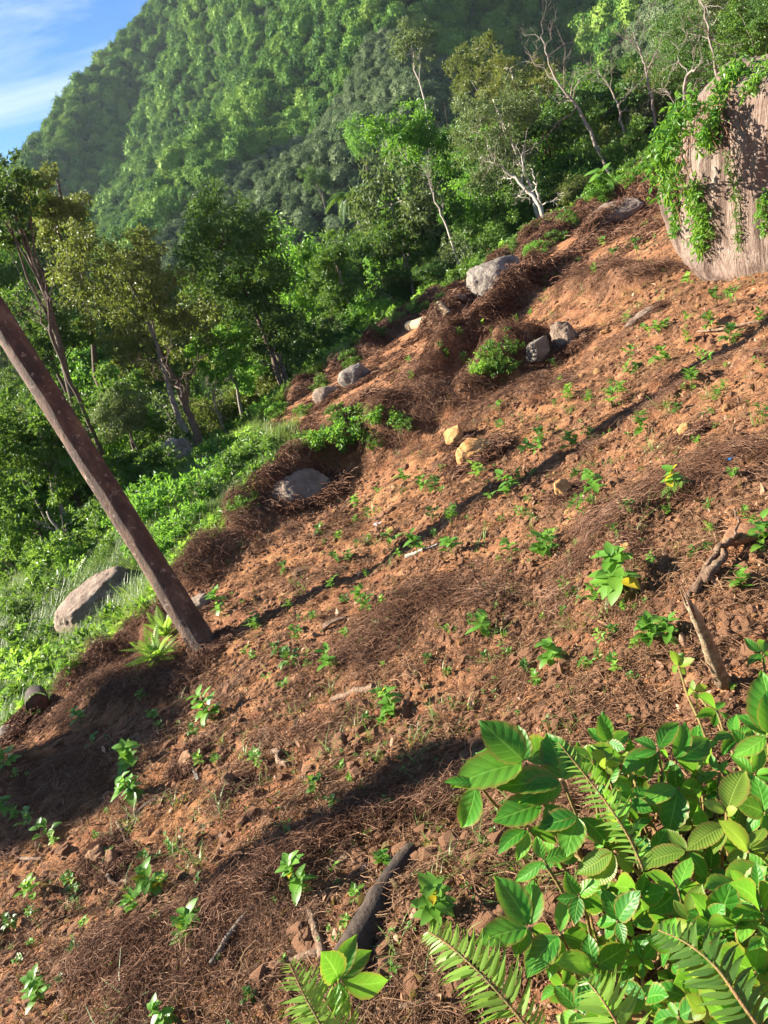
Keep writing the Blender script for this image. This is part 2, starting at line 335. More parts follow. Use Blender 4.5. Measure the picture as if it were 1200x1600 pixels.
M['cliff'] = granite('cliff', (.31, .19, .135), (.52, .38, .295), (.68, .56, .46), (.10, .055, .035), (4.5, 4.5, .30), .85)
def ground_material():
    m, nt, b, out = mat('soil')
    a = attr(nt, 'mask'); sep = nt.nodes.new('ShaderNodeSeparateColor'); nt.links.new(a.outputs['Color'], sep.inputs[0])
    lit, grn, och = sep.outputs[0], sep.outputs[1], sep.outputs[2]
    big = tex(nt, .9, 6, .6); mid = tex(nt, 7, 8, .7); fine = tex(nt, 42, 6, .7); vf = tex(nt, 150, 3, .7)
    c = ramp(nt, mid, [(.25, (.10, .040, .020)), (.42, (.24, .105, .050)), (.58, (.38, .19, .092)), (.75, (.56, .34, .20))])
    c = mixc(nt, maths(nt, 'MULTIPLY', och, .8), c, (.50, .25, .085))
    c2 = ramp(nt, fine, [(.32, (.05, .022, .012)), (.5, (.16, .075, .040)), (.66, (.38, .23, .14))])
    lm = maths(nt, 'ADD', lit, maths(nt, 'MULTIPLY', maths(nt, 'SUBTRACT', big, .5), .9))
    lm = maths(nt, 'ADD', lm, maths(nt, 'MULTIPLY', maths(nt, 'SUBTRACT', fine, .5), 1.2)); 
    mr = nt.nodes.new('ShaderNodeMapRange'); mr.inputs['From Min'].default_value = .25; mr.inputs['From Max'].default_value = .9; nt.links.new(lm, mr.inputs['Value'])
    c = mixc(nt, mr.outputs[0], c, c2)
    sp = ramp(nt, vf, [(.38, (.3, .28, .26)), (.58, (1.25, 1.2, 1.15))])
    mu = nt.nodes.new('ShaderNodeMix'); mu.data_type = 'RGBA'; mu.blend_type = 'MULTIPLY'; mu.inputs[0].default_value = .6
    nt.links.new(c, mu.inputs[6]); nt.links.new(sp, mu.inputs[7]); c = mu.outputs[2]
    g = ramp(nt, mid, [(.3, (.012, .024, .006)), (.6, (.030, .052, .012)), (.8, (.065, .085, .024))])
    c = mixc(nt, grn, c, g)
    nt.links.new(c, b.inputs['Base Color']); b.inputs['Roughness'].default_value = .95; b.inputs['Specular IOR Level'].default_value = .15
    hh = maths(nt, 'ADD', maths(nt, 'MULTIPLY', fine, .6), maths(nt, 'ADD', maths(nt, 'MULTIPLY', mid, 1.2), maths(nt, 'MULTIPLY', vf, .25)))
    bump(nt, b, hh, 1.0, .035); return m
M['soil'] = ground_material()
M['hill_floor'] = plain('hill_floor', [(.3, (.010, .022, .008)), (.7, (.03, .055, .015))], .2)

# ------------------------------------------------------------------ mesh helpers
def mk_mesh(name, verts, faces, mats=(), attrs=None, smooth=True, midx=None):
    """faces: one (n,3) or (n,4) array, or a list of such arrays"""
    verts = np.asarray(verts, np.float32); faces = np.asarray(faces) if isinstance(faces, list) and not isinstance(faces[0], np.ndarray) else faces; fl = faces if isinstance(faces, list) else [faces]
    fl = [np.asarray(f, np.int32) for f in fl if len(f)]
    me = bpy.data.meshes.new(name)
    tot = sum(f.size for f in fl); nf = sum(len(f) for f in fl)
    me.vertices.add(len(verts)); me.vertices.foreach_set('co', verts.ravel())
    me.loops.add(tot); me.loops.foreach_set('vertex_index', np.concatenate([f.ravel() for f in fl]))
    me.polygons.add(nf)
    sizes = np.concatenate([np.full(len(f), f.shape[1]) for f in fl]); st = np.concatenate([[0], np.cumsum(sizes)[:-1]]).astype(np.int32)
    me.polygons.foreach_set('loop_start', st)
    me.polygons.foreach_set('use_smooth', np.full(nf, smooth))
    if midx is not None: me.polygons.foreach_set('material_index', np.asarray(midx, np.int32))
    for m in mats: me.materials.append(m)
    for k, v in (attrs or {}).items():
        v = np.asarray(v, np.float32)
        if v.ndim == 2:
            a = me.color_attributes.new(k, 'FLOAT_COLOR', 'POINT'); a.data.foreach_set('color', np.hstack([v, np.ones((len(v), 1))]).astype(np.float32).ravel())
        else:
            a = me.attributes.new(k, 'FLOAT', 'POINT'); a.data.foreach_set('value', v)
    me.update(calc_edges=True); return me
def obj(name, me, parent=None, loc=None, rot=None, scale=None):
    o = bpy.data.objects.new(name, me); COL.objects.link(o)
    if parent is not None: o.parent = parent
    if loc is not None: o.location = loc
    if rot is not None: o.rotation_euler = rot
    if scale is not None: o.scale = (scale,)*3 if np.isscalar(scale) else scale
    return o
def tag(o, label=None, cat=None, group=None, kind=None):
    if label: o['label'] = label
    if cat: o['category'] = cat
    if group: o['group'] = group
    if kind: o['kind'] = kind
    return o
def thing(name, label, cat, loc=(0, 0, 0), rot=(0, 0, 0), group=None):
    return tag(obj(name, None, loc=loc, rot=rot), label, cat, group)
class MB:
    def __init__(s): s.v = []; s.f = []; s.n = 0; s.r = []
    def add(s, v, f, rnd=None):
        v = np.asarray(v, float); s.v.append(v); s.f.append(np.asarray(f, int) + s.n); s.n += len(v)
        s.r.append(np.full(len(v), random.random()) if rnd is None else np.broadcast_to(rnd, (len(v),)))
    def tube(s, pts, rad, k=7, cap=True, rnd=None, jit=0.0):
        pts = np.asarray(pts, float); n = len(pts); rad = np.broadcast_to(rad, (n,))
        tg = np.gradient(pts, axis=0); tg /= np.linalg.norm(tg, axis=1)[:, None] + 1e-9
        ref = np.array([0, 0, 1.0]) if abs(tg[0][2]) < .9 else np.array([1.0, 0, 0])
        ring = []
        a = np.cross(tg[0], ref); a /= np.linalg.norm(a)
        for i in range(n):
            a = a - tg[i] * (a @ tg[i]); a /= np.linalg.norm(a); b = np.cross(tg[i], a)
            an = np.linspace(0, 2*math.pi, k, endpoint=False)
            rr = rad[i] * (1 + jit * rng.uniform(-1, 1, k))
            ring.append(pts[i] + rr[:, None] * (np.cos(an)[:, None]*a + np.sin(an)[:, None]*b))
        v = np.concatenate(ring); i = np.arange(n-1)[:, None]; j = np.arange(k)[None]
        q = np.stack([i*k+j, i*k+(j+1) % k, (i+1)*k+(j+1) % k, (i+1)*k+j], -1).reshape(-1, 4)
        if cap:
            v = np.concatenate([v, pts[:1], pts[-1:]]); c0, c1 = n*k, n*k+1; j = np.arange(k)
            q = np.concatenate([q, np.stack([(j+1) % k, j, np.full(k, c0), np.full(k, c0)], -1), np.stack([(n-1)*k+j, (n-1)*k+(j+1) % k, np.full(k, c1), np.full(k, c1)], -1)])
        s.add(v, q, rnd)
    def mesh(s, name, m, smooth=True):
        f = np.concatenate(s.f); 
        if f.shape[1] == 4:
            dg = f[:, 2] == f[:, 3]; fl = [f[~dg], f[dg][:, :3]]
        else: fl = f
        return mk_mesh(name, np.concatenate(s.v), fl, [m], {'rnd': np.concatenate(s.r)}, smooth)
def unit(v): return v / (np.linalg.norm(v, axis=-1, keepdims=True) + 1e-9)
def leaves(C, T, Nn, L, W, rnd=None, fold=.18, wide=.45):
    """folded diamond leaves: base C, direction T, normal Nn"""
    n = len(C); T = unit(T); B = unit(np.cross(Nn, T)); Nn = np.cross(T, B)
    L = np.broadcast_to(L, (n,))[:, None]; W = np.broadcast_to(W, (n,))[:, None]
    v = np.stack([C, C + T*L*wide + B*W*.5 + Nn*W*fold, C + T*L - Nn*L*.12, C + T*L*wide - B*W*.5 + Nn*W*fold], 1).reshape(-1, 3)
    k = np.arange(n)[:, None]*4; f = np.concatenate([k + [0, 2, 1], k + [0, 3, 2]])
    r = rng.random(n) if rnd is None else rnd
    return v, f, np.repeat(r, 4)
def rdir(n):
    return unit(rng.normal(size=(n, 3)))
def clump_leaves(centers, radii, n_each, L, droop=.3, squash=.8, shell=.5):
    Cs, Ts, Ns, rs = [], [], [], []
    for c, r, n in zip(centers, radii, n_each):
        m = max(5, min(26, n // 14)); sd = rdir(m); sq = r * (.35 + .75*rng.random(m)); sc_ = sd*sq[:, None]; sc_[:, 2] *= squash
        k = rng.integers(0, m, n); d = unit(sc_[k]*.8 + rdir(n)*r*.6); p = c + sc_[k] + rng.normal(size=(n, 3))*[.17*r, .17*r, .11*r]
        T = unit(d*.7 + rdir(n)*.8 + [0, 0, -droop]); Nn = unit(d*.8 + rdir(n)*.7 + [0, 0, .7])
        Cs.append(p); Ts.append(T); Ns.append(Nn); rs.append(np.clip(rng.random(n)*.6 + .2*random.random() + .2*rng.random(m)[k], 0, 1))
    C, T, Nn, r = map(np.concatenate, (Cs, Ts, Ns, rs)); n = len(C)
    return leaves(C, T, Nn, L*rng.uniform(.6, 1.3, n), L*rng.uniform(.35, .6, n), r)

# ------------------------------------------------------------------ scatter (stuff only)
def scatter(name, label, pts, rots, scl, idx, variants, kind='stuff'):
    me = bpy.data.meshes.new(name); me.vertices.add(len(pts)); me.vertices.foreach_set('co', np.asarray(pts, np.float32).ravel())
    a = me.attributes.new('rot', 'FLOAT_VECTOR', 'POINT'); a.data.foreach_set('vector', np.asarray(rots, np.float32).ravel())
    scl = np.asarray(scl, np.float32)
    if scl.ndim == 1: scl = np.repeat(scl[:, None], 3, 1)
    a = me.attributes.new('scl', 'FLOAT_VECTOR', 'POINT'); a.data.foreach_set('vector', scl.ravel())
    a = me.attributes.new('idx', 'INT', 'POINT'); a.data.foreach_set('value', np.asarray(idx, np.int32))
    o = obj(name, me); o['label'] = label; o['kind'] = kind
    ng = bpy.data.node_groups.new(name, 'GeometryNodeTree')
    ng.interface.new_socket('Geometry', in_out='INPUT', socket_type='NodeSocketGeometry'); ng.interface.new_socket('Geometry', in_out='OUTPUT', socket_type='NodeSocketGeometry')
    gi, go = ng.nodes.new('NodeGroupInput'), ng.nodes.new('NodeGroupOutput')
    out = None; join = ng.nodes.new('GeometryNodeJoinGeometry')
    for k, vm in enumerate(variants):
        vo = bpy.data.objects.new(name + '_source', vm)
        oi = ng.nodes.new('GeometryNodeObjectInfo'); oi.inputs['Object'].default_value = vo; oi.inputs['As Instance'].default_value = False
        ip = ng.nodes.new('GeometryNodeInstanceOnPoints')
        na = ng.nodes.new('GeometryNodeInputNamedAttribute'); na.data_type = 'INT'; na.inputs['Name'].default_value = 'idx'
        cp = ng.nodes.new('FunctionNodeCompare'); cp.data_type = 'INT'; cp.operation = 'EQUAL'; 
        ci = [s for s in cp.inputs if s.type == 'INT']; ci[1].default_value = k
        ng.links.new(na.outputs[0], ci[0]); ng.links.new(cp.outputs[0], ip.inputs['Selection'])
        nr = ng.nodes.new('GeometryNodeInputNamedAttribute'); nr.data_type = 'FLOAT_VECTOR'; nr.inputs['Name'].default_value = 'rot'
        er = ng.nodes.new('FunctionNodeEulerToRotation'); ng.links.new(nr.outputs[0], er.inputs[0]); ng.links.new(er.outputs[0], ip.inputs['Rotation'])
        ns = ng.nodes.new('GeometryNodeInputNamedAttribute'); ns.data_type = 'FLOAT_VECTOR'; ns.inputs['Name'].default_value = 'scl'
        ng.links.new(ns.outputs[0], ip.inputs['Scale'])
        ng.links.new(gi.outputs[0], ip.inputs['Points']); ng.links.new(oi.outputs['Geometry'], ip.inputs['Instance'])
        ng.links.new(ip.outputs[0], join.inputs[0])
    ng.links.new(join.outputs[0], go.inputs[0])
    md = o.modifiers.new('scatter', 'NODES'); md.node_group = ng
    return o
def polar_points(n, r0, r1, a0=-75, a1=75, power=0.0):
    """area density ~ r^-(2-power)"""
    u = rng.random(n)
    if abs(power) < 1e-6: r = r0 * (r1/r0)**u
    else: r = (r0**power + u*(r1**power - r0**power))**(1/power)
    a = np.radians(rng.uniform(a0, a1, n)); return r*np.sin(a), r*np.cos(a)
def in_view(x, y, z, mg=60):
    q = np.stack([x, y, z], 1); d = q @ F; px = 600 + FPX*(q @ R)/d; py = 800 - FPX*(q @ U)/d
    return (d > .2) & (px > -mg) & (px < 1200+mg) & (py > -mg) & (py < 1600+mg)
def slope_rot(x, y, k=.9):
    """euler that leans things with the slope and turns them at random"""
    e = .12; gx = (H(x+e, y) - H(x-e, y))/(2*e); gy = (H(x, y+e) - H(x, y-e))/(2*e)
    gx, gy = gx*k, gy*k
    rots = np.zeros((len(x), 3)); yaw = rng.uniform(0, 2*math.pi, len(x))
    # approximate: tilt about x by gy, about y by -gx, composed after yaw
    for i in range(len(x)):
        m = Matrix.Rotation(math.atan(-gx[i]), 3, 'Y') @ Matrix.Rotation(math.atan(gy[i]), 3, 'X') @ Matrix.Rotation(yaw[i], 3, 'Z')
        rots[i] = m.to_euler()
    return rots
# ------------------------------------------------------------------ ground
def masks(x, y):
    s1 = sdist(x, y, EDGE1); s2 = sdist(x, y, EDGE2); r = np.hypot(x, y)
    m, _ = row_mask(x, y)
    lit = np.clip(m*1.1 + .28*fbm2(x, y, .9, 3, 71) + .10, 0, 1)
    wob = .5*fbm2(x, y, 1.0, 3, 91)
    # green: everything past the second edge, and the bank at the left between the edges
    bank = sstep(s1 + wob*.6, .15, .8)
    left = sstep(-(x + .22*(y - 8)) + wob, -.3, .8)      # towards the left of the lower terrace
    g = np.maximum(sstep(s2 + wob, -.6, .4), bank * left)
    och = np.clip(.5*fbm2(x, y, .7, 3, 101) - .12, 0, 1) * (1 - m)
    return lit, g, och, s1, s2
RA = np.concatenate([np.geomspace(.35, 1.2, 40)[:-1], np.geomspace(1.2, 12, 560)[:-1], np.geomspace(12, 45, 230)[:-1], np.geomspace(45, 2500, 140)])
AN = np.radians(np.concatenate([np.linspace(-180, -52, 26)[:-1], np.linspace(-52, 50, 600)[:-1], np.linspace(50, 180, 27)[:-1]]))
def build_ground():
    global GZ
    A, Rr = np.meshgrid(AN, RA); x, y = (Rr*np.sin(A)), (Rr*np.cos(A))
    n, k = x.shape; xf, yf = x.ravel(), y.ravel(); z = H(xf, yf)
    lit, g, och, s1, s2 = masks(xf, yf)
    GZ = np.stack([z, lit, g, och, s1, s2], 1).reshape(n, k, 6)
    i = np.arange(n-1)[:, None]; j = np.arange(k)[None]
    q = np.stack([i*k+j, i*k+(j+1) % k, (i+1)*k+(j+1) % k, (i+1)*k+j], -1).reshape(-1, 4)[:, ::-1]
    v = np.stack([xf, yf, z], 1); v = np.concatenate([v, [[0, 0, z[:k].mean()]]])
    j = np.arange(k); c = n*k; tri = np.stack([(j+1) % k, j, np.full(k, c)], -1)[:, ::-1]
    mk = np.stack([lit, g, och], 1); mk = np.concatenate([mk, [[0, 0, 0]]])
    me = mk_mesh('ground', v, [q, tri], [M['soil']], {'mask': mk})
    tag(obj('ground', me), 'sloping red brown soil falling away to a wooded valley', kind='structure')
build_ground()
def ground_sample(x, y, cols):
    """the finished ground mesh, read back between its vertices"""
    x, y = np.asarray(x, float), np.asarray(y, float)
    r = np.clip(np.hypot(x, y), RA[0], RA[-1]*.999); a = np.arctan2(x, y)
    ki = np.clip(np.searchsorted(RA, r, 'right')-1, 0, len(RA)-2); kj = np.searchsorted(AN, a, 'right')-1
    fi = (r - RA[ki])/(RA[ki+1]-RA[ki]); kj = np.clip(kj, 0, len(AN)-1); kn = (kj+1) % len(AN)
    w_ = np.where(kn == 0, 2*math.pi, 0) + AN[kn] - AN[kj]; fj = np.where(w_ > 1e-9, (a - AN[kj])/np.maximum(w_, 1e-9), 0)
    fi, fj = (fi[..., None], fj[..., None]); G = lambda i, j: GZ[i, j][..., cols]
    return (G(ki, kj)*(1-fi)*(1-fj) + G(ki+1, kj)*fi*(1-fj) + G(ki, kn)*(1-fi)*fj + G(ki+1, kn)*fi*fj)
def H(x, y, detail=True): return ground_sample(x, y, [0])[..., 0]
def masks(x, y):
    g = ground_sample(x, y, [1, 2, 3, 4, 5]); return tuple(g[..., i] for i in range(5))

# ------------------------------------------------------------------ rocks
def ico(sub):
    import bmesh
    bm = bmesh.new(); bmesh.ops.create_icosphere(bm, subdivisions=sub, radius=1)
    v = np.array([x.co[:] for x in bm.verts]); f = np.array([[a.index for a in t.verts] for t in bm.faces]); bm.free(); return v, f
ICO = {k: ico(k) for k in (1, 2, 3, 4, 5, 6)}
def rock_mesh(name, size, seed, m, sub=4, rough=.25, blocky=.6, strat=0.0, fine=.04, smooth=True):
    v, f = ICO[sub]; v = v.copy()
    g = np.sign(v) * np.abs(v)**blocky; v = g / np.linalg.norm(g, axis=1)[:, None] * (np.linalg.norm(g, axis=1)[:, None]**.5)
    d = 0
    for i, (fr, am) in enumerate(((1.1, 1), (2.3, .5), (5, .25))):
        d = d + am*noise3(v[:, 0]*fr + seed, v[:, 1]*fr - seed, v[:, 2]*fr, 3+i)
    v = v * (1 + rough*d)[:, None]
    # flattened facets
    r2 = np.random.default_rng(seed)
    for _ in range(7):
        nn = unit(r2.normal(size=3)); lim = r2.uniform(.62, .9); s = v @ nn
        v = v - nn[None] * (np.maximum(s - lim, 0) * .85)[:, None]
    if fine: 
        d = noise3(v[:, 0]*11, v[:, 1]*11, v[:, 2]*11*(1+strat), seed) + .6*noise3(v[:, 0]*25, v[:, 1]*25, v[:, 2]*25, seed)
        v = v * (1 + fine*d)[:, None]
    return mk_mesh(name, v * np.asarray(size), f, [m], {'rnd': np.zeros(len(v))}, smooth)
def px_m(D, px): return px * D / FPX
SKIRT = []
def rock_at(name, label, px, py, wpx, hpx, m, seed, depth=.8, tilt=0.0, sub=4, sink=.5, rot=None, cat='rock', group=None, **kw):
    """rock whose visible middle sits at the pixel, resting in the ground"""
    p = hit(px, py + hpx*.35); D = p @ F
    w_, h_ = px_m(D, wpx)/2, px_m(D, hpx)/2*1.25
    n = slope_normal(p[0], p[1])
    q = Vector((0, 0, 1)).rotation_difference(n).to_euler()
    SKIRT.append((p[0], p[1], w_))
    me = rock_mesh(name, (w_, w_*depth, h_), seed, m, sub, **kw)
    q = (Matrix.Rotation(tilt, 3, Vector(F)) @ q.to_matrix()).to_euler()
    o = obj(name, me, loc=Vector(p) + n*h_*(1-sink)*.6, rot=rot or q)
    return tag(o, label, cat, group)
SLABS = []
def slab(label, px, py, lpx, tpx, ang, m, seed, up=0.0):
    """long low rock bedded along the slope"""
    p = hit(px, py + tpx*.25); D = p @ F; a = math.radians(ang); x = R*math.cos(a) + U*math.sin(a)
    n = np.array(slope_normal(p[0], p[1])); x = unit(x - n*(x @ n)*.6); y = unit(np.cross(n, x)); z = np.cross(x, y)
    me = rock_mesh('boulder', (px_m(D, lpx)/2, px_m(D, tpx)*.75, px_m(D, tpx)/2), seed, m, 5, rough=.16, blocky=.8)
    o = obj('boulder', me); c = p + z*px_m(D, tpx)*(up - .05); SLABS.append((p[0], p[1], px_m(D, lpx)*.5))
    o.matrix_world = Matrix(((x[0], y[0], z[0], c[0]), (x[1], y[1], z[1], c[1]), (x[2], y[2], z[2], c[2]), (0, 0, 0, 1)))
    SKIRT.append((p[0], p[1], px_m(D, tpx)*.7)); return tag(o, label, 'boulder')
rock_at('boulder', 'pale grey rounded boulder at the far edge of the clearing, stump leaning on it', 775, 436, 94, 58, M['granite_grey'], 11, sub=5, rough=.25, sink=.3, cat='boulder')
rock_at('boulder', 'small blue grey boulder with a pale face above the green thicket', 562, 586, 52, 38, M['granite_grey'], 12, sub=4, cat='boulder')
rock_at('boulder', 'low tan boulder at the lower left end of the far terrace', 515, 612, 44, 30, M['granite_pink'], 13, cat='boulder')
slab('long pale boulder under ferns where the clearing meets the forest', 960, 325, 96, 36, 32, M['granite_pink'], 14)
rock_at('boulder', 'upright pale boulder buried under dead roots in mid slope', 893, 525, 44, 58, M['granite_pink'], 15, sub=5, sink=.5, cat='boulder')
rock_at('boulder', 'dark shaded grey block beside the leafy bush on the slope', 836, 545, 42, 44, M['granite_grey'], 16, sub=5, blocky=.45, sink=.1, cat='boulder')
slab('flat pinkish slab bedded level with the orange soil', 1014, 486, 84, 26, 20, M['granite_pink'], 17)
slab('smooth pinkish outcrop at the tip of the root covered ridge', 472, 762, 124, 78, 42, M['granite_pink'], 18, up=.0)
slab('long bare pale rock in the grass behind the leaning trunk', 168, 940, 140, 88, 50, M['granite_pink'], 19, up=.30)
rock_at('boulder', 'fissured pink and white boulder in the dark undergrowth at left', 290, 722, 52, 56, M['granite_grey'], 20, sub=5, sink=.05, cat='boulder')
rock_at('boulder', 'rounded brown boulder half buried by the root heap behind the trunk', 318, 942, 46, 36, M['granite_pink'], 21, sub=4, cat='boulder')
rock_at('boulder', 'grey stone at the left edge below the cut log', 14, 1147, 56, 30, M['granite_grey'], 22, sub=4, cat='boulder')
rock_at('sandstone_block', 'cracked orange sandstone slab at the end of the root ridge', 748, 704, 74, 44, M['ochre_rock'], 31, sub=5, blocky=.4, sink=.2)
rock_at('sandstone_block', 'pointed orange stone standing just above the cracked slab', 716, 682, 36, 32, M['ochre_rock'], 32, sub=4, blocky=.5, sink=.2)
rock_at('sandstone_block', 'tan stone on the slope beside a leafy seedling and small shards', 884, 768, 32, 32, M['ochre_rock'], 33, sub=4, sink=.2)
rock_at('sandstone_block', 'orange stone casting a round shadow in mid slope', 1078, 675, 26, 24, M['ochre_rock'], 34, sub=4, sink=.2)
rock_at('sandstone_block', 'yellow ochre stone behind the tall leafy seedling', 980, 860, 30, 22, M['ochre_rock'], 35, sub=4, sink=.3)
rock_at('sandstone_block', 'long brown stone lying on the soil below the trunk foot', 297, 1187, 42, 24, M['brown_rock'], 36, sub=4, sink=.3)
rock_at('sandstone_block', 'brown oblong stone standing on end in the lower slope', 368, 1222, 24, 32, M['brown_rock'], 37, sub=4, sink=.2)
rock_at('sandstone_block', 'brown earth covered stone with a shaded hollow at lower left', 160, 1332, 44, 30, M['brown_rock'], 38, sub=4, sink=.4)
rock_at('sandstone_block', 'brown rock jutting out above the yellow leaved seedling', 185, 1338, 26, 36, M['brown_rock'], 39, sub=4, sink=.3)
rocks = [(random.uniform(380, 1190), random.uniform(560, 1150), random.choice([7, 8, 9, 11, 13])) for _ in range(70)]
rocks = [q for q in rocks if q[1] > 1150 - .62*(q[0]-250)*.9] + [(934, 583, 18), (910, 588, 14), (850, 945, 20), (612, 832, 20), (592, 815, 16), (470, 898, 30), (455, 905, 18), (498, 838, 22), (505, 868, 14), (780, 835, 16), (640, 1088, 15), (1085, 725, 22),
         (1075, 745, 14), (430, 800, 16), (525, 800, 14), (890, 800, 16), (905, 780, 12), (868, 740, 12), (770, 605, 16), (1135, 640, 16), (1060, 560, 10), (945, 520, 14), (985, 540, 12), (1140, 700, 12),
         (340, 1130, 12), (215, 1150, 14), (260, 1165, 12), (425, 1110, 12), (560, 1060, 12), (820, 880, 14), (905, 905, 14), (1000, 905, 12), (1020, 860, 12), (935, 700, 12), (835, 785, 12),
         (700, 905, 12), (725, 940, 10), (660, 900, 10), (480, 960, 12), (505, 985, 10), (1105, 660, 12), (1165, 650, 14), (1010, 700, 10), (1185, 470, 14), (1090, 480, 12), (1040, 470, 12), (880, 560, 12),
         (820, 640, 10), (850, 655, 10), (790, 720, 14), (812, 730, 10), (1050, 880, 12), (200, 1290, 16), (250, 1240, 12), (90, 1260, 12), (545, 1140, 12), (500, 1200, 12), (330, 1290, 14), (120, 1430, 12)]
clod_ms = [rock_mesh('small_stone', (1, .85, .65), 200+i, M['ochre_rock'] if i % 3 else M['brown_rock'], 3, rough=.3, blocky=.5) for i in range(6)]
for (px, py, wpx), p in zip(rocks, hits([(a, b) for a, b, c in rocks])):
    D = p @ F; s = px_m(D, wpx)/2
    o = obj('small_stone', random.choice(clod_ms), loc=(p[0], p[1], p[2] + s*.25), rot=(random.uniform(-.4, .4), random.uniform(-.4, .4), random.uniform(0, 6)), scale=s)
    tag(o, where_is('small ochre stone' if wpx < 14 else 'ochre stone', px, py), 'stone', 'loose stones on the slope')

# the big boulder at the right
def big_boulder():
    base = P(1228, 280, 6.9)
    v, f = ICO[6]; v = v.copy()
    g = np.sign(v)*np.abs(v)**.5; v = unit(g) * np.linalg.norm(g, axis=1)[:, None]**.75
    v = v * (1 + .10*noise3(v[:, 0]*1.5+4, v[:, 1]*1.5, v[:, 2]*1.2, 9) + .05*noise3(v[:, 0]*4, v[:, 1]*4, v[:, 2]*2, 10))[:, None]
    fl = .018*noise3(v[:, 0]*14, v[:, 1]*14, v[:, 2]*1.6, 11) + .010*noise3(v[:, 0]*34, v[:, 1]*34, v[:, 2]*3.5, 12) + .012*noise3(v[:, 0]*9, v[:, 1]*9, v[:, 2]*12, 13)
    v = v * (1 + fl)[:, None]
    taper = 1 - .16*np.clip(-v[:, 2], 0, 1); v[:, 0] *= taper; v[:, 1] *= taper
    v = v * np.array([.98, .9, 1.0])
    me = mk_mesh('boulder', v, f, [M['cliff']])
    o = obj('boulder', me, loc=base, rot=Euler((.10, .12, .3)))
    tag(o, 'huge pinkish streaked boulder with vines hanging down its face', 'boulder'); return o
BB = big_boulder()
bpy.context.view_layer.update()
# ------------------------------------------------------------------ trees
def wiggle(a, b, n, amp, seed=None):
    t = np.linspace(0, 1, n)[:, None]; a, b = np.asarray(a, float), np.asarray(b, float)
    L = np.linalg.norm(b - a); off = np.cumsum(rng.normal(size=(n, 3)), 0); off -= off[0]; off = off - t*off[-1]
    return a + (b - a)*t + off * amp * L / math.sqrt(n)
def limbs(mb, path, rad, targets, k=6, twig=.25):
    """limbs from points of the trunk to the clump centres"""
    n = len(path)
    for c in targets:
        i = random.randint(int(n*.6), n-1); a = path[i]; r0 = rad[i]*.6
        midp = a*.5 + c*.5 + np.array([0, 0, .12*np.linalg.norm(c - a)])
        p1 = wiggle(a, midp, 4, .08); p2 = wiggle(midp, c, 4, .1)
        pts = np.concatenate([p1, p2[1:]]); mb.tube(pts, np.linspace(r0, r0*.22, len(pts)), 5, cap=False)
def tree(name, label, cpx, cpy, rx, ry, D, bpx, bpy, leafm, barkm='bark', nl=5200, L=.13, lumps=16, trunk_r=None, dens=1, group=None, cat='tree', shape=1.0, gaps=.0, depth=1.0):
    C = P(cpx, cpy, D); B = P(bpx, bpy, D); B[2] = min(hz(B[0], B[1]), C[2] - .5)
    if B[2] < C[2] - 14: B[2] = C[2] - 14
    W, Hh = px_m(D, rx), px_m(D, ry)
    o = thing(name, label, cat, loc=B, group=group)
    ax = unit(C - B)
    cs, rs, ns = [], [], []
    up = U*.8 + ax*.2; up = unit(up); side = unit(R - up*(R @ up)); dep = np.cross(side, up)
    lumps = int(lumps*1.9)
    for i in range(lumps):
        d = rdir(1)[0]; q = random.uniform(.15, 1.0)**.6
        if i == 0: d = np.array([0, 0, 0.])
        c = C - B + side*d[0]*W*q + dep*d[1]*W*q*depth + up*d[2]*Hh*q
        r = random.uniform(.15, .34) * min(W, Hh)**.5 * max(W, Hh)**.5 * shape
        cs.append(c); rs.append(r); ns.append(int(1.5*nl/lumps * random.uniform(.6, 1.4) * (r/(.25*math.sqrt(W*Hh)))**1.5))
    v, f, r = clump_leaves(cs, rs, ns, L, shell=.15)
    cm = mk_mesh('crown', v, f, [M[leafm]], {'rnd': r}, smooth=False); obj('crown', cm, o)
    mb = MB(); tr = trunk_r or .045*math.sqrt(np.linalg.norm(C-B))*1.1
    path = wiggle((0, 0, -.3), C - B + up*Hh*.5, 12, .035); rad = np.linspace(tr, tr*.25, 12)
    mb.tube(path, rad, 8); limbs(mb, path, rad, random.sample(cs[1:], min(9, len(cs)-1)))
    obj('trunk', mb.mesh('trunk', M[barkm]), o)
    return o
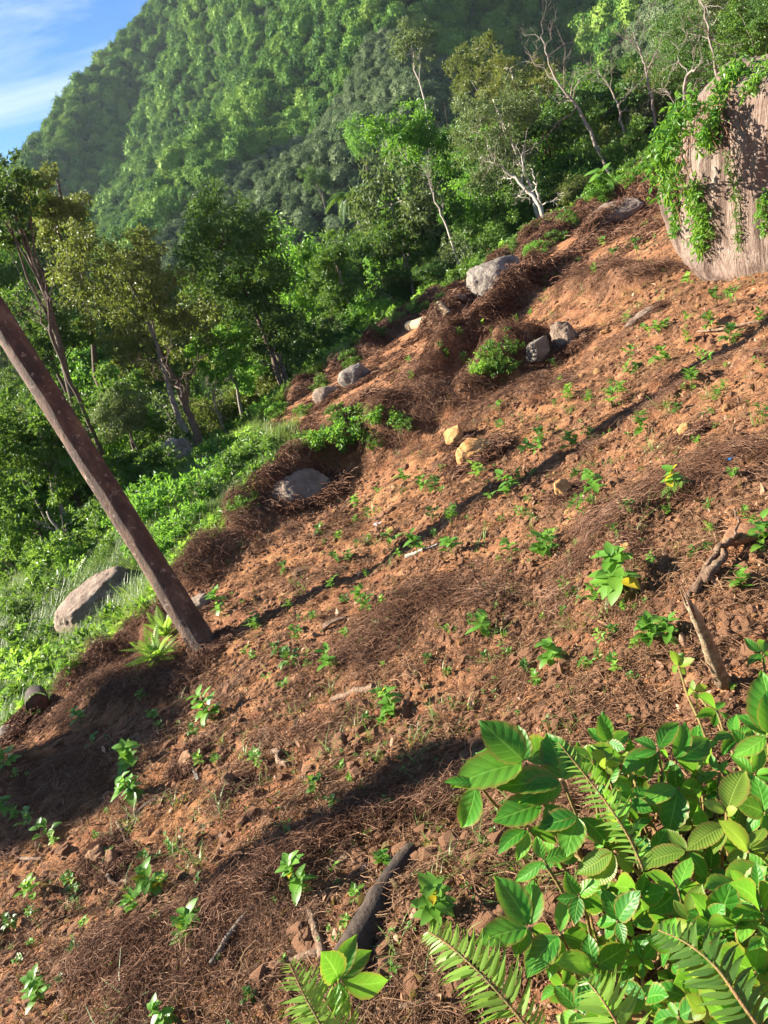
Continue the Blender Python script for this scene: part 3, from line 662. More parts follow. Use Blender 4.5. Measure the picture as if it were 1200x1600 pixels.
T = [
 ('tree', 'tall olive crowned tree beside the blue sky at upper left', 92, 318, 58, 72, 26, 100, 590, 'leaf_olive', 'bark', dict()),
 ('tree', 'dark sparse tree cut by the left edge below the sky', 14, 330, 44, 95, 22, 30, 600, 'leaf_dark', 'bark', dict(nl=3600)),
 ('tree', 'broad yellow olive tree behind the leaning trunk top', 185, 450, 108, 92, 24, 308, 690, 'leaf_olive', 'bark_grey', dict(nl=8500, lumps=24)),
 ('tree', 'lower spreading olive tree with a reddish trunk above the pink boulder', 235, 540, 92, 60, 24.5, 310, 690, 'leaf_olive', 'bark', dict(nl=5200)),
 ('tree', 'tall dense dark green tree in the middle of the left forest edge', 358, 400, 88, 104, 27, 458, 640, 'leaf_dark', 'bark', dict(nl=13000, lumps=30)),
 ('tree', 'dark lower tree with a black trunk at the thicket edge', 415, 510, 76, 84, 27.5, 460, 645, 'leaf_dark', 'bark', dict(nl=8000, lumps=20)),
 ('tree', 'light green young tree glowing below the tall dark tree', 352, 565, 52, 56, 26, 372, 660, 'leaf_bright', 'bark_grey', dict(nl=4200)),
 ('tree', 'green domed tree with sunlit left side in the centre', 515, 430, 56, 72, 34, 575, 560, 'leaf_mid', 'bark_grey', dict(nl=7000, L=.14)),
 ('tree', 'dark rounded tree at the edge of the far terrace', 520, 520, 52, 56, 33, 560, 580, 'leaf_dark', 'bark', dict(nl=5000)),
 ('tree', 'brightest yellow green feathery tree on a thin white trunk', 640, 262, 72, 88, 36, 722, 415, 'leaf_bright', 'bark_pale', dict(nl=8500, L=.17, trunk_r=.09)),
 ('tree', 'spreading mid green tree beneath the bright feathery one', 620, 395, 62, 62, 35, 655, 500, 'leaf_mid', 'bark_pale', dict(nl=6000)),
 ('tree', 'grey green tree with forked white branches beside the feathery tree', 775, 205, 72, 100, 33, 865, 365, 'leaf_grey', 'bark_pale', dict(nl=7500, trunk_r=.12)),
 ('tree', 'dusty olive tree above the forked white branches', 800, 140, 70, 66, 38, 870, 360, 'leaf_olive', 'bark_pale', dict(nl=5500)),
 ('tree', 'shaded green bushy tree behind the grey boulder', 778, 345, 70, 62, 34, 800, 440, 'leaf_mid', 'bark', dict(nl=6500)),
 ('tree', 'dark small leaved tree beside the white forked trunk', 690, 365, 46, 66, 36, 722, 450, 'leaf_dark', 'bark_pale', dict(nl=4500)),
 ('tree', 'large dark green tree with a white limb at top right', 1105, 55, 92, 92, 38, 1150, 250, 'leaf_dark', 'bark_pale', dict(nl=9500, lumps=22)),
 ('tree', 'dim olive tree behind the dead grey branches at upper right', 1010, 175, 72, 72, 42, 1050, 300, 'leaf_olive', 'bark_grey', dict(nl=5500)),
 ('tree', 'shaded thicket tree right of the white forked trunk', 905, 230, 66, 62, 38, 930, 330, 'leaf_mid', 'bark', dict(nl=6000)),
 ('tree', 'rounded green tree high on the valley side at upper middle', 745, 100, 46, 46, 60, 790, 200, 'leaf_olive', 'bark_grey', dict(nl=3500, L=.2)),
 ('tree', 'broad flat topped tree standing out of the hillside forest', 640, 70, 42, 40, 95, 660, 140, 'leaf_grey', 'bark_pale', dict(nl=2600, L=.35)),
 ('tree', 'dense mixed green tree below the leaning trunk at left', 60, 700, 92, 82, 17, 130, 900, 'leaf_mid', 'bark_grey', dict(nl=7500, L=.11, lumps=24)),
 ('tree', 'dark green tree filling the left edge below the trunk', 40, 830, 76, 72, 16.5, 120, 930, 'leaf_mid', 'bark', dict(nl=5600, L=.11)),
 ('tree', 'shaded tree between the leaning trunk and the pink boulder', 190, 640, 72, 66, 22, 220, 780, 'leaf_mid', 'bark', dict(nl=5600)),
 ('tree', 'deep green tree in shadow left of the olive crown', 65, 520, 76, 66, 24, 100, 680, 'leaf_dark', 'bark', dict(nl=5600)),
 ('tree', 'low green tree in the shade right of the trunk middle', 215, 745, 62, 52, 19, 240, 830, 'leaf_mid', 'bark', dict(nl=4500, L=.11)),
 ('tree', 'small dark tree behind the dead twiggy bush', 420, 600, 52, 40, 29, 440, 660, 'leaf_dark', 'bark', dict(nl=3600)),
 ('tree', 'dark wall of leaves behind the feathery undergrowth at right', 990, 235, 56, 42, 32, 1000, 300, 'leaf_mid', 'bark', dict(nl=4500)),
 ('tree', 'dull green tree on the slope behind the huge boulder', 1165, 55, 60, 62, 30, 1200, 200, 'leaf_mid', 'bark_grey', dict(nl=4500)),
]
for name, lab, cx, cy, rx, ry, D, bx, by, lm, bm_, kw in T:
    tree(name, lab, cx, cy, rx, ry, D, bx, by, lm, bm_, **kw)
# trees outside the frame at the left, whose shade falls across the lower slope
def shade_tree(px, py, t, rad, nl=2600):
    g = plane_hit(px, py); c = g + S*t
    o = thing('tree', 'forest tree uphill of the clearing on its sunward side', 'tree', loc=(c[0], c[1], hz(c[0], c[1])), group='trees on the sunward side')
    base = np.array(o.location); cs = [c - base + rdir(1)[0]*rad*.6 for _ in range(9)]
    v, f, r = clump_leaves(cs, [rad*.45]*9, [nl//9]*9, .16, shell=.1)
    obj('crown', mk_mesh('crown', v, f, [M['leaf_mid']], {'rnd': r}, smooth=False), o)
    mb = MB(); pth = wiggle((0, 0, -.2), c - base, 9, .05); mb.tube(pth, np.linspace(.028, .012, 9), 7); obj('trunk', mb.mesh('trunk', M['bark']), o)
shade_tree(90, 1215, 8.5, .62, 2300)
shade_tree(-60, 1300, 8.5, .7, 2600)
shade_tree(170, 1130, 10.0, .42, 2200)
shade_tree(620, 1215, 6.0, .20, 420)
shade_tree(440, 1330, 6.0, .18, 300)

# bare trees
def bare_tree(label, pts, D, r, side, barkm='bark_pale', seed=0, spread=1.0, group=None):
    """pts: trunk path in picture, all at one distance; side: count of branches"""
    W = np.array([P(a, b, D + .15*math.sin(i*2+seed)) for i, (a, b) in enumerate(pts)])
    W[0][2] = min(W[0][2], hz(W[0][0], W[0][1]))
    o = thing('bare_tree', label, 'dead tree', loc=W[0], group=group); W = W - W[0]
    tt = np.linspace(0, len(W)-1, 22); path = np.stack([np.interp(tt, range(len(W)), W[:, i]) for i in range(3)], 1)
    path += rng.normal(size=path.shape)*r*.35; rad = np.linspace(r, r*.22, len(path))
    mb = MB(); mb.tube(path, rad, 8); obj('trunk', mb.mesh('trunk', M[barkm]), o)
    L = np.linalg.norm(path[-1] - path[0])
    for i in range(side):
        mb = MB(); j = random.randint(8, len(path)-1); a = path[j]; d = unit(unit(path[-1]-path[0])*.9 + rdir(1)[0]*1.0*spread)
        ln = L*random.uniform(.12, .32); b = a + d*ln
        p = wiggle(a, b, 7, .12); mb.tube(p, np.linspace(rad[j]*.55, rad[j]*.15, 7), 5, cap=False)
        for _ in range(6):
            k = random.randint(2, 6); d2 = unit(d + rdir(1)[0]*.9); q = wiggle(p[k], p[k] + d2*ln*random.uniform(.25, .55), 5, .15)
            mb.tube(q, np.linspace(rad[j]*.22, .004, 5), 3, cap=False)
            for _ in range(2):
                k2 = random.randint(1, 4); d3 = unit(d2 + rdir(1)[0]); q2 = wiggle(q[k2], q[k2] + d3*ln*random.uniform(.12, .3), 4, .15); mb.tube(q2, np.linspace(rad[j]*.12, .003, 4), 3, cap=False)
        obj('branch', mb.mesh('branch', M[barkm]), o)
    return o
bare_tree('tall bare leaning tree with reddish twigs above the forest', [(958, 252), (905, 170), (870, 130), (845, 60)], 32, .09, 12, 'bark_grey', 1)
bare_tree('thin bare leaning tree right of the tall reddish one', [(980, 232), (965, 160), (935, 110)], 33, .07, 7, 'bark_grey', 2)
bare_tree('grey leafless tree with a haze of fine twigs at upper right', [(1020, 165), (1010, 110), (990, 50)], 37, .08, 16, 'bark_grey', 3, 1.4)
bare_tree('white forked tree in front of the grey green crown', [(866, 368), (838, 310), (800, 275), (772, 255)], 30, .11, 7, 'bark_pale', 4, 1.2)
bare_tree('white slender second trunk beside the forked one', [(866, 366), (845, 320), (830, 262)], 30.2, .08, 5, 'bark_pale', 5)
bare_tree('slim white trunk under the bright feathery tree', [(720, 418), (700, 360), (680, 315), (672, 285)], 32, .06, 4, 'bark_pale', 6, .7)
bare_tree('white limbed dead tree among dark leaves at top right', [(1125, 110), (1110, 70), (1100, 10), (1085, -40)], 30, .06, 8, 'bark_grey', 7, 1.2)
bare_tree('twiggy dead bush hanging in the dark gap at the forest edge', [(345, 660), (335, 630), (330, 600)], 22, .03, 16, 'bark_grey', 8, 2.2)
bare_tree('thin grey sapling leaning in the shade at the left', [(140, 892), (110, 850), (72, 800)], 15, .07, 3, 'bark_grey', 9, .6)
bare_tree('upright dark trunk in the far left forest', [(90, 565), (80, 520), (74, 455)], 20, .08, 4, 'bark', 10, .8)
bare_tree('twisted reddish trunk rising from behind the pink boulder', [(308, 695), (296, 650), (280, 600), (255, 560)], 21, .13, 5, 'bark', 11, .9)
bare_tree('black leaning trunk under the dense dark tree', [(462, 640), (445, 590), (425, 540)], 25.5, .14, 4, 'bark', 12, .8)
bare_tree('low dead branch sprawling behind the huge boulder top', [(1040, 150), (1070, 120), (1090, 105)], 10, .035, 6, 'bark_grey', 13, 1.2)

# filler trees down in the valley: shared crowns
def crown_variant(seed, n, L, lumps, lm):
    cs = [rdir(1)[0]*[1, 1, .8]*random.uniform(.3, .85) + [0, 0, 1.9] for _ in range(lumps)]
    v, f, r = clump_leaves(cs, [random.uniform(.22, .45) for _ in cs], [n//lumps]*lumps, L, shell=.2)
    return mk_mesh('crown', v, f, [M[lm]], {'rnd': r}, smooth=False), cs
VAR = []
for i, lm in enumerate(['leaf_dark', 'leaf_bright', 'leaf_olive', 'leaf_mid', 'leaf_grey', 'leaf_dark']):
    cm, cs = crown_variant(i, 5200, .085, 14, lm)
    mb = MB(); pth = wiggle((0, 0, -.6), (0, 0, 2.0), 8, .03); mb.tube(pth, np.linspace(.06, .02, 8), 6)
    limbs(mb, pth, np.linspace(.06, .02, 8), cs, 5); VAR.append((cm, mb.mesh('trunk', M['bark' if i % 2 else 'bark_grey'])))
VL = {0: 'dark green round crowned tree among many in the valley forest', 1: 'fresh green tree among many in the valley forest', 2: 'olive tree among many in the valley forest', 3: 'mid green tree among many in the valley forest', 4: 'grey green tree among many in the valley forest', 5: 'dark green round crowned tree among many in the valley forest'}
cand = 0; placed = []
while len(placed) < 110 and cand < 9000:
    cand += 1
    a = math.radians(random.uniform(-36, 40)); r = 22 + 140*random.random()**1.3
    x, y = r*math.sin(a), r*math.cos(a)
    s2 = sdist(np.array([x]), np.array([y]), EDGE2)[0]
    if s2 < (3.0 if x < 0 else 2.0): continue
    if x > -2 and r < 40 and s2 < 4 : continue
    sz = random.uniform(1.5, 2.4) * (1 + min(r, 130)/110)
    if r < 30: sz *= .75
    if any((x-p[0])**2 + (y-p[1])**2 < (.75*(sz+p[2])*.8)**2 for p in placed): continue
    zz = hz(x, y)
    q = np.array([x, y, zz + 2*sz]); d = q @ F; pxx, pyy = 600 + FPX*(q@R)/d, 800 - FPX*(q@U)/d
    if not (-80 < pxx < 1280 and -80 < pyy < 1000): continue
    placed.append((x, y, sz, zz))
for x, y, sz, zz in placed:
    k = random.choice([0, 1, 1, 2, 3, 4, 5, 0]); o = thing('valley_tree', where_is(VL[k].split(' tree')[0].replace(' round crowned', '') + ' valley tree', *to_px((x, y, zz + 1.9*sz))), 'tree', loc=(x, y, zz), rot=(random.uniform(-.08, .08), random.uniform(-.2, .02), random.uniform(0, 6.28)), group='trees of the valley forest')
    sq = random.uniform(.85, 1.25); o.scale = (sz, sz, sz*sq)
    for nm, me in zip(('crown', 'trunk'), VAR[k]): obj(nm, me, o)

def band(px, xs, ys): return float(np.interp(px, xs, ys))
UPX, UPY = [-60, 0, 100, 200, 280, 300, 400, 460, 560, 600, 700, 800, 900, 1000, 1100, 1260], [290, 290, 330, 420, 430, 520, 530, 430, 390, 350, 250, 180, 150, 110, 60, 30]
LOX, LOY = [-60, 100, 200, 300, 400, 500, 600, 700, 800, 900, 1000, 1100, 1260], [990, 900, 820, 730, 660, 580, 510, 440, 385, 325, 270, 220, 160]
ZONE = lambda px, py: ('left of the leaning trunk' if px < 140 and py > 560 else 'at the far left edge of the forest' if px < 140 else 'between the leaning trunk and the dense dark tree' if px < 400 else 'between the dense dark tree and the feathery tree' if px < 620 else
   'around the feathery bright tree' if px < 800 else 'around the bare reddish tree' if px < 960 else 'above the huge boulder')
KN = ['dark green', 'fresh green', 'olive', 'mid green', 'grey green', 'deep green']
nb = 0
for i in range(1600):
    if nb >= 250: break
    px = random.uniform(-60, 1250); y0, y1 = band(px, UPX, UPY), band(px, LOX, LOY); t = random.random(); py = y0 + t*(y1 - y0)
    D = (20 if px < 450 else 29) + 26*(1-t)**1.2 + random.uniform(0, 10)
    if px < 330 and t > .5: D = random.uniform(15, 26)
    c = P(px, py, D); zz = hz(c[0], c[1]); s2 = sdist(np.array([c[0]]), np.array([c[1]]), EDGE2)[0]
    rad = px_m(D, random.uniform(36, 72)); hgt = c[2] - zz
    if s2 < .6 or hgt < rad*.55: continue
    nb += 1; k = random.choice([0, 1, 1, 2, 3, 3, 4, 5, 0])
    hgt = min(hgt, 13); lab = '%s tree %s' % (KN[k], ZONE(px, py))
    o = thing('forest_tree', where_is(KN[k] + ' tree', px, py), 'tree', loc=(c[0], c[1], c[2] - hgt), group='trees of the forest edge')
    sq = random.uniform(.8, 1.3); cr_ = obj('crown', VAR[k][0], o, loc=(0, 0, hgt - 1.9*rad*sq), rot=(0, 0, random.uniform(0, 6.28)), scale=(rad, rad, rad*sq))
    obj('trunk', VAR[k][1], o, rot=(0, 0, random.uniform(0, 6.28)), scale=(rad*.6, rad*.6, hgt/1.9))
print('band trees', nb)

# palms
def frond_mesh(L, nleaf, droop, lm, name='frond', wleaf=.05, lleaf=.35):
    t = np.linspace(0, 1, 12); mid = np.stack([t*L, 0*t, L*(.45*t - (.45+droop)*t*t)], 1)
    mb = MB(); mb.tube(mid, np.linspace(.02, .004, 12)*L, 4, cap=False, rnd=.7)
    tt = np.linspace(.08, .99, nleaf); c = np.stack([np.interp(tt, t, mid[:, i]) for i in range(3)], 1)
    for s in (-1, 1):
        Tn = np.stack([.55 + 0*tt, s*np.ones(nleaf), -.35 + 0*tt], 1); Nn = np.tile([0, -s*.3, 1.0], (nleaf, 1))
        ln = lleaf*L*np.sin(np.pi*np.clip(tt*.9+.08, 0, 1))**.6
        v, f, r = leaves(c, Tn + rng.normal(size=c.shape)*.06, Nn, ln, wleaf*L, fold=.1, wide=.3)
        mb.add(v, np.hstack([f, f[:, 2:]]), r)
    return mb.mesh(name, M[lm])
FRM = frond_mesh(1, 34, .5, 'leaf_mid')
def palm(label, px, py, D, size, n=14):
    c = P(px, py, D); b = c.copy(); b[2] = max(hz(c[0], c[1]), c[2] - 12)
    o = thing('palm_tree', label, 'palm', loc=b)
    mb = MB(); mb.tube(wiggle((0, 0, -.3), c - b, 8, .02), np.linspace(.14, .10, 8), 8); obj('trunk', mb.mesh('trunk', M['bark_grey']), o)
    for i in range(n): obj('frond', FRM, o, loc=c - b, rot=(random.uniform(-.3, .3), random.uniform(-.7, .6), i*2.4), scale=size*random.uniform(.8, 1.1))
palm('palm with arching fronds in front of the hill near the centre', 545, 305, 62, 2.0)
palm('palm crown among the trees left of the dense dark tree', 285, 440, 48, 2.4)
palm('small palm in the gap above the dark rounded tree', 600, 350, 50, 2.2)
palm('palm fronds poking out of the forest right of the olive tree', 915, 165, 60, 2.8)

# ------------------------------------------------------------------ forest on the hill: one mass
def far_crown(seed, kind, lm='leaf_far'):
    v, f = ICO[3]; n3 = noise3(v[:, 0]*1.8+seed, v[:, 1]*1.8, v[:, 2]*1.8, 77) + .5*noise3(v[:, 0]*4+seed, v[:, 1]*4, v[:, 2]*4, 78)
    core = v * (.78 + .26*n3)[:, None] * [1, 1, .8 if kind else 1.1]
    NF = 1300; vi = rng.integers(0, len(v), NF); d = v[vi]; base = core[vi]*rng.uniform(.88, 1.25, (NF, 1))
    lv, lf, lr = leaves(base, unit(rdir(NF) - d*.2), unit(d + rdir(NF)*.35), rng.uniform(.09, .22, NF), rng.uniform(.08, .17, NF), np.clip(.45 + .3*n3[vi] + rng.normal(size=NF)*.2, 0, 1))
    V = np.concatenate([core, lv]); Fc = np.concatenate([f, lf + len(v)])
    V[:, 2] += .8
    return mk_mesh('far_crown', V, Fc, [M[lm]], {'rnd': np.concatenate([np.clip(.2 + .3*n3, 0, 1), lr])}, smooth=False)
FC = [far_crown(i*7.3, i % 2) for i in range(8)]
FP = [far_crown(90+i*7.3, 1, 'leaf_plantation') for i in range(4)]
def hill_forest():
    n = 320000; a = np.radians(rng.uniform(-34, 42, n)); r = np.sqrt(rng.uniform(100**2, 900**2, n))
    x, y = r*np.sin(a), r*np.cos(a); z = H(x, y, False)
    sp = 2.8; key = np.floor(x/sp).astype(int)*100003 + np.floor(y/sp).astype(int)
    _, u = np.unique(key, return_index=True); x, y, z, r = x[u], y[u], z[u], r[u]
    dist_pk = np.hypot(x-PK[0], y-PK[1])
    k = in_view(x, y, z, 200) & ((y - PK[1]) < 120 + 0*x); x, y, z, r = x[k], y[k], z[k], r[k]
    rub = np.exp(-(((x-22)/62)**2 + ((y-185)/48)**2)) > .22       # smoother plantation on the mid ridge
    s = 1.2 + 2.9*rng.random(len(x))**2.0; s = s * (1 + .35*(rng.random(len(x)) < .08)); s = np.where(rub, rng.uniform(1.3, 2.3, len(x)), s)
    scl = np.stack([s, s, s*rng.uniform(.8, 1.25, len(x))], 1)
    rot = np.stack([rng.uniform(-.15, .15, len(x)), rng.uniform(-.15, .15, len(x)), rng.uniform(0, 6.28, len(x))], 1)
    print('hill trees', len(x))
    nr = ~rub; pt = np.stack([x, y, z], 1)
    scatter('hill_forest', 'dense rainforest covering the whole mountainside behind the valley', pt[nr], rot[nr], scl[nr], rng.integers(0, 8, nr.sum()), FC)
    scatter('plantation_forest', 'even grey green plantation on the low ridge in front of the mountain', pt[rub], rot[rub], scl[rub], rng.integers(0, 4, rub.sum()), FP)
hill_forest()
# ------------------------------------------------------------------ the leaning palm trunk
def palm_trunk():
    b = hit(326, 1018); b[2] -= .09
    t = P(0, 505, 5.7); d = t - b; top = b + d*3.5
    o = thing('palm_tree', 'tall smooth brown leaning palm trunk rising out of the slope', 'palm tree', loc=b)
    n = 150; tt = np.linspace(-.04, 1, n); L = np.linalg.norm(top - b); ax = (top - b)/L
    bow = np.sin(np.clip(tt, 0, 1)*math.pi*.5)
    path = tt[:, None]*(top - b) + (R*.02)[None]*np.sin(tt*7)[:, None]
    rad = .096 - .022*np.clip(tt, 0, 1) + .060*np.exp(-np.clip(tt, 0, 1)*L/.09)
    k = 40; rings = []
    a = unit(np.cross(ax, [0, 0, 1.])); bb = np.cross(ax, a)
    an = np.linspace(0, 2*math.pi, k, endpoint=False)
    s = tt*L; ringn = .0034*np.abs(np.sin(s*19 + .8*noise2(s*3, 0*s, 4)))
    v = []
    for i in range(n):
        rr = rad[i] + ringn[i] + .007*noise3(np.cos(an)*2, np.sin(an)*2, s[i]*2.2, 6) + .004*noise3(np.cos(an)*9, np.sin(an)*9, s[i]*7, 8)
        v.append(path[i] + rr[:, None]*(np.cos(an)[:, None]*a + np.sin(an)[:, None]*bb))
    v = np.concatenate(v); i = np.arange(n-1)[:, None]; j = np.arange(k)[None]
    q = np.stack([i*k+j, i*k+(j+1) % k, (i+1)*k+(j+1) % k, (i+1)*k+j], -1).reshape(-1, 4)
    m, nt, bs, out = mat('palm_bark')
    c = ramp(nt, tex(nt, 5, 8, .65, scl=(1.5, 1.5, .8)), [(.3, (.045, .021, .012)), (.48, (.10, .050, .027)), (.66, (.21, .125, .07))])
    st_ = ramp(nt, tex(nt, 2.5, 7, .7, scl=(3, 3, .7)), [(.48, (0, 0, 0)), (.60, (1, 1, 1))]); c = mixc(nt, maths(nt, 'MULTIPLY', st_, .6), c, (.045, .028, .018))
    sp = ramp(nt, tex(nt, 22, 5, .6), [(.60, (0, 0, 0)), (.68, (1, 1, 1))]); c = mixc(nt, maths(nt, 'MULTIPLY', sp, .6), c, (.42, .33, .24))
    nt.links.new(c, bs.inputs['Base Color']); bs.inputs['Roughness'].default_value = .8; bump(nt, bs, tex(nt, 22, 9, .75, scl=(1.6, 1.6, 1)), 1.0, .02)
    obj('trunk', mk_mesh('trunk', v, q, [m], {'rnd': np.zeros(len(v))}), o)
    mb = MB()                                     # skirt of short dead roots round the foot
    for i in range(380):
        an = random.uniform(0, 6.28); r0 = .13*random.uniform(.9, 1.1); z0 = random.uniform(.05, .20)
        p0 = np.array([math.cos(an)*r0, math.sin(an)*r0, z0]); p1 = p0*[1.5, 1.5, 0] + np.array([math.cos(an)*.10, math.sin(an)*.10, -.12]) + rng.normal(size=3)*.05
        mb.tube(wiggle(p0, p1, 5, .18), np.linspace(.003, .001, 5), 3, cap=False)
    obj('root_skirt', mb.mesh('root_skirt', M['root_dark']), o)
    fm = frond_mesh(1, 40, .6, 'leaf_mid')
    for i in range(14): obj('frond', fm, o, loc=top - b, rot=(random.uniform(-.3, .3), random.uniform(-.6, .7), i*2.4), scale=2.6)
    return b
PB = palm_trunk(); SKIRT += [(PB[0], PB[1], .10), (PB[0] + .03, PB[1] - .02, .14)]

# ------------------------------------------------------------------ leaf shapes
def leaf_shape(name, m, nu=7, nv=2, width=.42, fold=.12, droop=.18, pleat=0.0, serr=0.0, veins=5, power=.85, tipw=.0, seed=0, holes=False, nvein=7.0):
    """leaf along +X, length 1; nu stations, nv strips per half"""
    u = np.linspace(0, 1, nu); cols = np.linspace(-1, 1, 2*nv+1); V = []; ve = []; lu_, lv_ = [], []
    r = np.random.default_rng(seed); bend = r.uniform(-.06, .06)
    for i, t in enumerate(u):
        w_ = width*.5*max(math.sin(math.pi*min(1, t**power))**.75, 0 if t in (0, 1) else .02)
        if t > .8: w_ *= 1 - .55*((t-.8)/.2)
        for c in cols:
            s = 1 + (serr*(1 if i % 2 else -1) if abs(c) == 1 else 0)
            y = c*w_*s; z = fold*abs(c)*w_*2 - droop*t*t + .03*math.sin(t*5+seed)*abs(c)
            if pleat: z += pleat*width*math.cos(abs(c)*math.pi*2)*math.sin(math.pi*t) + pleat*.35*width*math.cos(t*veins*6.283 - abs(c)*2.5)*abs(c)*math.sin(math.pi*t)
            V.append((t - abs(c)*0, y + bend*math.sin(math.pi*t), z))
            lu_.append(t); lv_.append(c)
            k = 1.0 if abs(c) < .01 else (.55 if abs(abs(c)-.5) < .05 else 0)
            if pleat and int(t*veins*2 + abs(c)*1.6) % 2 == 0 and abs(c) > .2: k = max(k, .22)
            ve.append(k)
    k = 2*nv+1; i = np.arange(nu-1)[:, None]; j = np.arange(k-1)[None]
    q = np.stack([i*k+j, (i+1)*k+j, (i+1)*k+j+1, i*k+j+1], -1).reshape(-1, 4)
    if holes: keep = r.random(len(q)) > .04; q = q[keep]
    return mk_mesh(name, V, q, [M[m]], {'rnd': np.full(len(V), .5), 'vein': ve, 'lu': lu_, 'lv': lv_, 'nv': np.full(len(V), nvein)})
def place_leaf(parent, me, base, d, nrm, L, W=None, name='leaf'):
    d = unit(np.asarray(d, float)); nrm = np.asarray(nrm, float); y = unit(np.cross(nrm, d)); z = np.cross(d, y); W = W or L
    pl = np.array(parent.location) if parent is not None else np.zeros(3); b = base - pl
    o = obj(name, me, parent)
    o.matrix_local = Matrix(((d[0]*L, y[0]*W, z[0]*L, b[0]), (d[1]*L, y[1]*W, z[1]*L, b[1]), (d[2]*L, y[2]*W, z[2]*L, b[2]), (0, 0, 0, 1)))
    return o

# ------------------------------------------------------------------ seedlings
SL = [leaf_shape('leaf', 'leaf_seed', 6, 1, .60, .16, .35, seed=i) for i in range(3)]
SLY = leaf_shape('leaf', 'leaf_yellow', 6, 1, .58, .16, .30, seed=9)
def seedling_data(seed, n, spin=False):
    r = np.random.default_rng(seed); V, Fc, rn = [], [], []; k0 = 0; src = SL[seed % 3]
    co = np.zeros(len(src.vertices)*3); src.vertices.foreach_get('co', co); co = co.reshape(-1, 3)
    qf = np.array([p.vertices[:] for p in src.polygons])
    for i in range(n):
        h = r.uniform(.25, 1.0); an = i*2.4 + r.uniform(-.4, .4); el = r.uniform(-.1, .9) + .3*h
        d = np.array([math.cos(an)*math.cos(el), math.sin(an)*math.cos(el), math.sin(el)]); y = unit(np.cross([0, 0, 1], d)); z = np.cross(d, y)
        L = r.uniform(.30, .52)*(1.1 - .4*h)*(.6 if spin else 1); b = np.array([0, 0, h*.72]) + np.array([r.normal(), r.normal(), 0])*.10 + d*.06
        V.append(b + L*(co[:, :1]*d + co[:, 1:2]*y + co[:, 2:]*z)); Fc.append(qf + k0); k0 += len(co); rn.append(np.full(len(co), r.random()))
    return np.concatenate(V), np.concatenate(Fc), np.concatenate(rn)
SEEDV = []
for i in range(9):
    v, f, r = seedling_data(i, (8, 15, 26)[i % 3] + i, spin=(i % 3 == 2)); SEEDV.append(mk_mesh('foliage', v, f, [M[('leaf_seed', 'leaf_seed', 'leaf_mid', 'leaf_seed', 'leaf_fern')[i % 5]]], {'rnd': r}))
mb = MB(); mb.tube(wiggle((0, 0, -.15), (0, 0, .66), 5, .03), np.linspace(.022, .012, 5), 5); STEM = mb.mesh('stem', M['leaf_mid'])
def seedling(px, py, s, label, group=None, p=None, tilt=True, dark=False, yellow=0, cat='seedling'):
    p = hit(px, py + s*.35) if p is None else p
    D = p @ F; h = px_m(D, s)*1.0
    o = thing('seedling', label, cat, loc=p, rot=(random.uniform(-.2, .2), random.uniform(-.25, .15), random.uniform(0, 6.28)), group=group)
    if s >= 42:
        bpy.context.view_layer.update()
        obj('stem', STEM, o, scale=h)
        n = int(9 + s/5)
        for i in range(n):
            hh = random.uniform(.2, 1.0); an = i*2.4 + random.uniform(-.4, .4); el = random.uniform(-.25, .8) + .25*hh
            d = np.array([math.cos(an)*math.cos(el), math.sin(an)*math.cos(el), math.sin(el)])
            L = h*random.uniform(.30, .48)*(1.1 - .35*hh); b = np.array([random.gauss(0, .05)*h, random.gauss(0, .05)*h, h*hh*.8])
            y = unit(np.cross([0, 0, 1], d)); z = np.cross(d, y)
            lo = obj('leaf', SLY if i < yellow else SL[i % 3], o)
            lo.matrix_local = Matrix(((d[0]*L, y[0]*L, z[0]*L, b[0]), (d[1]*L, y[1]*L, z[1]*L, b[1]), (d[2]*L, y[2]*L, z[2]*L, b[2]), (0, 0, 0, 1)))
            if i < yellow: lo['label'] = 'yellow leaf'
    else:
        obj('foliage', SEEDV[random.randrange(9)], o, scale=h*1.05); obj('stem', STEM, o, scale=h)
    return o
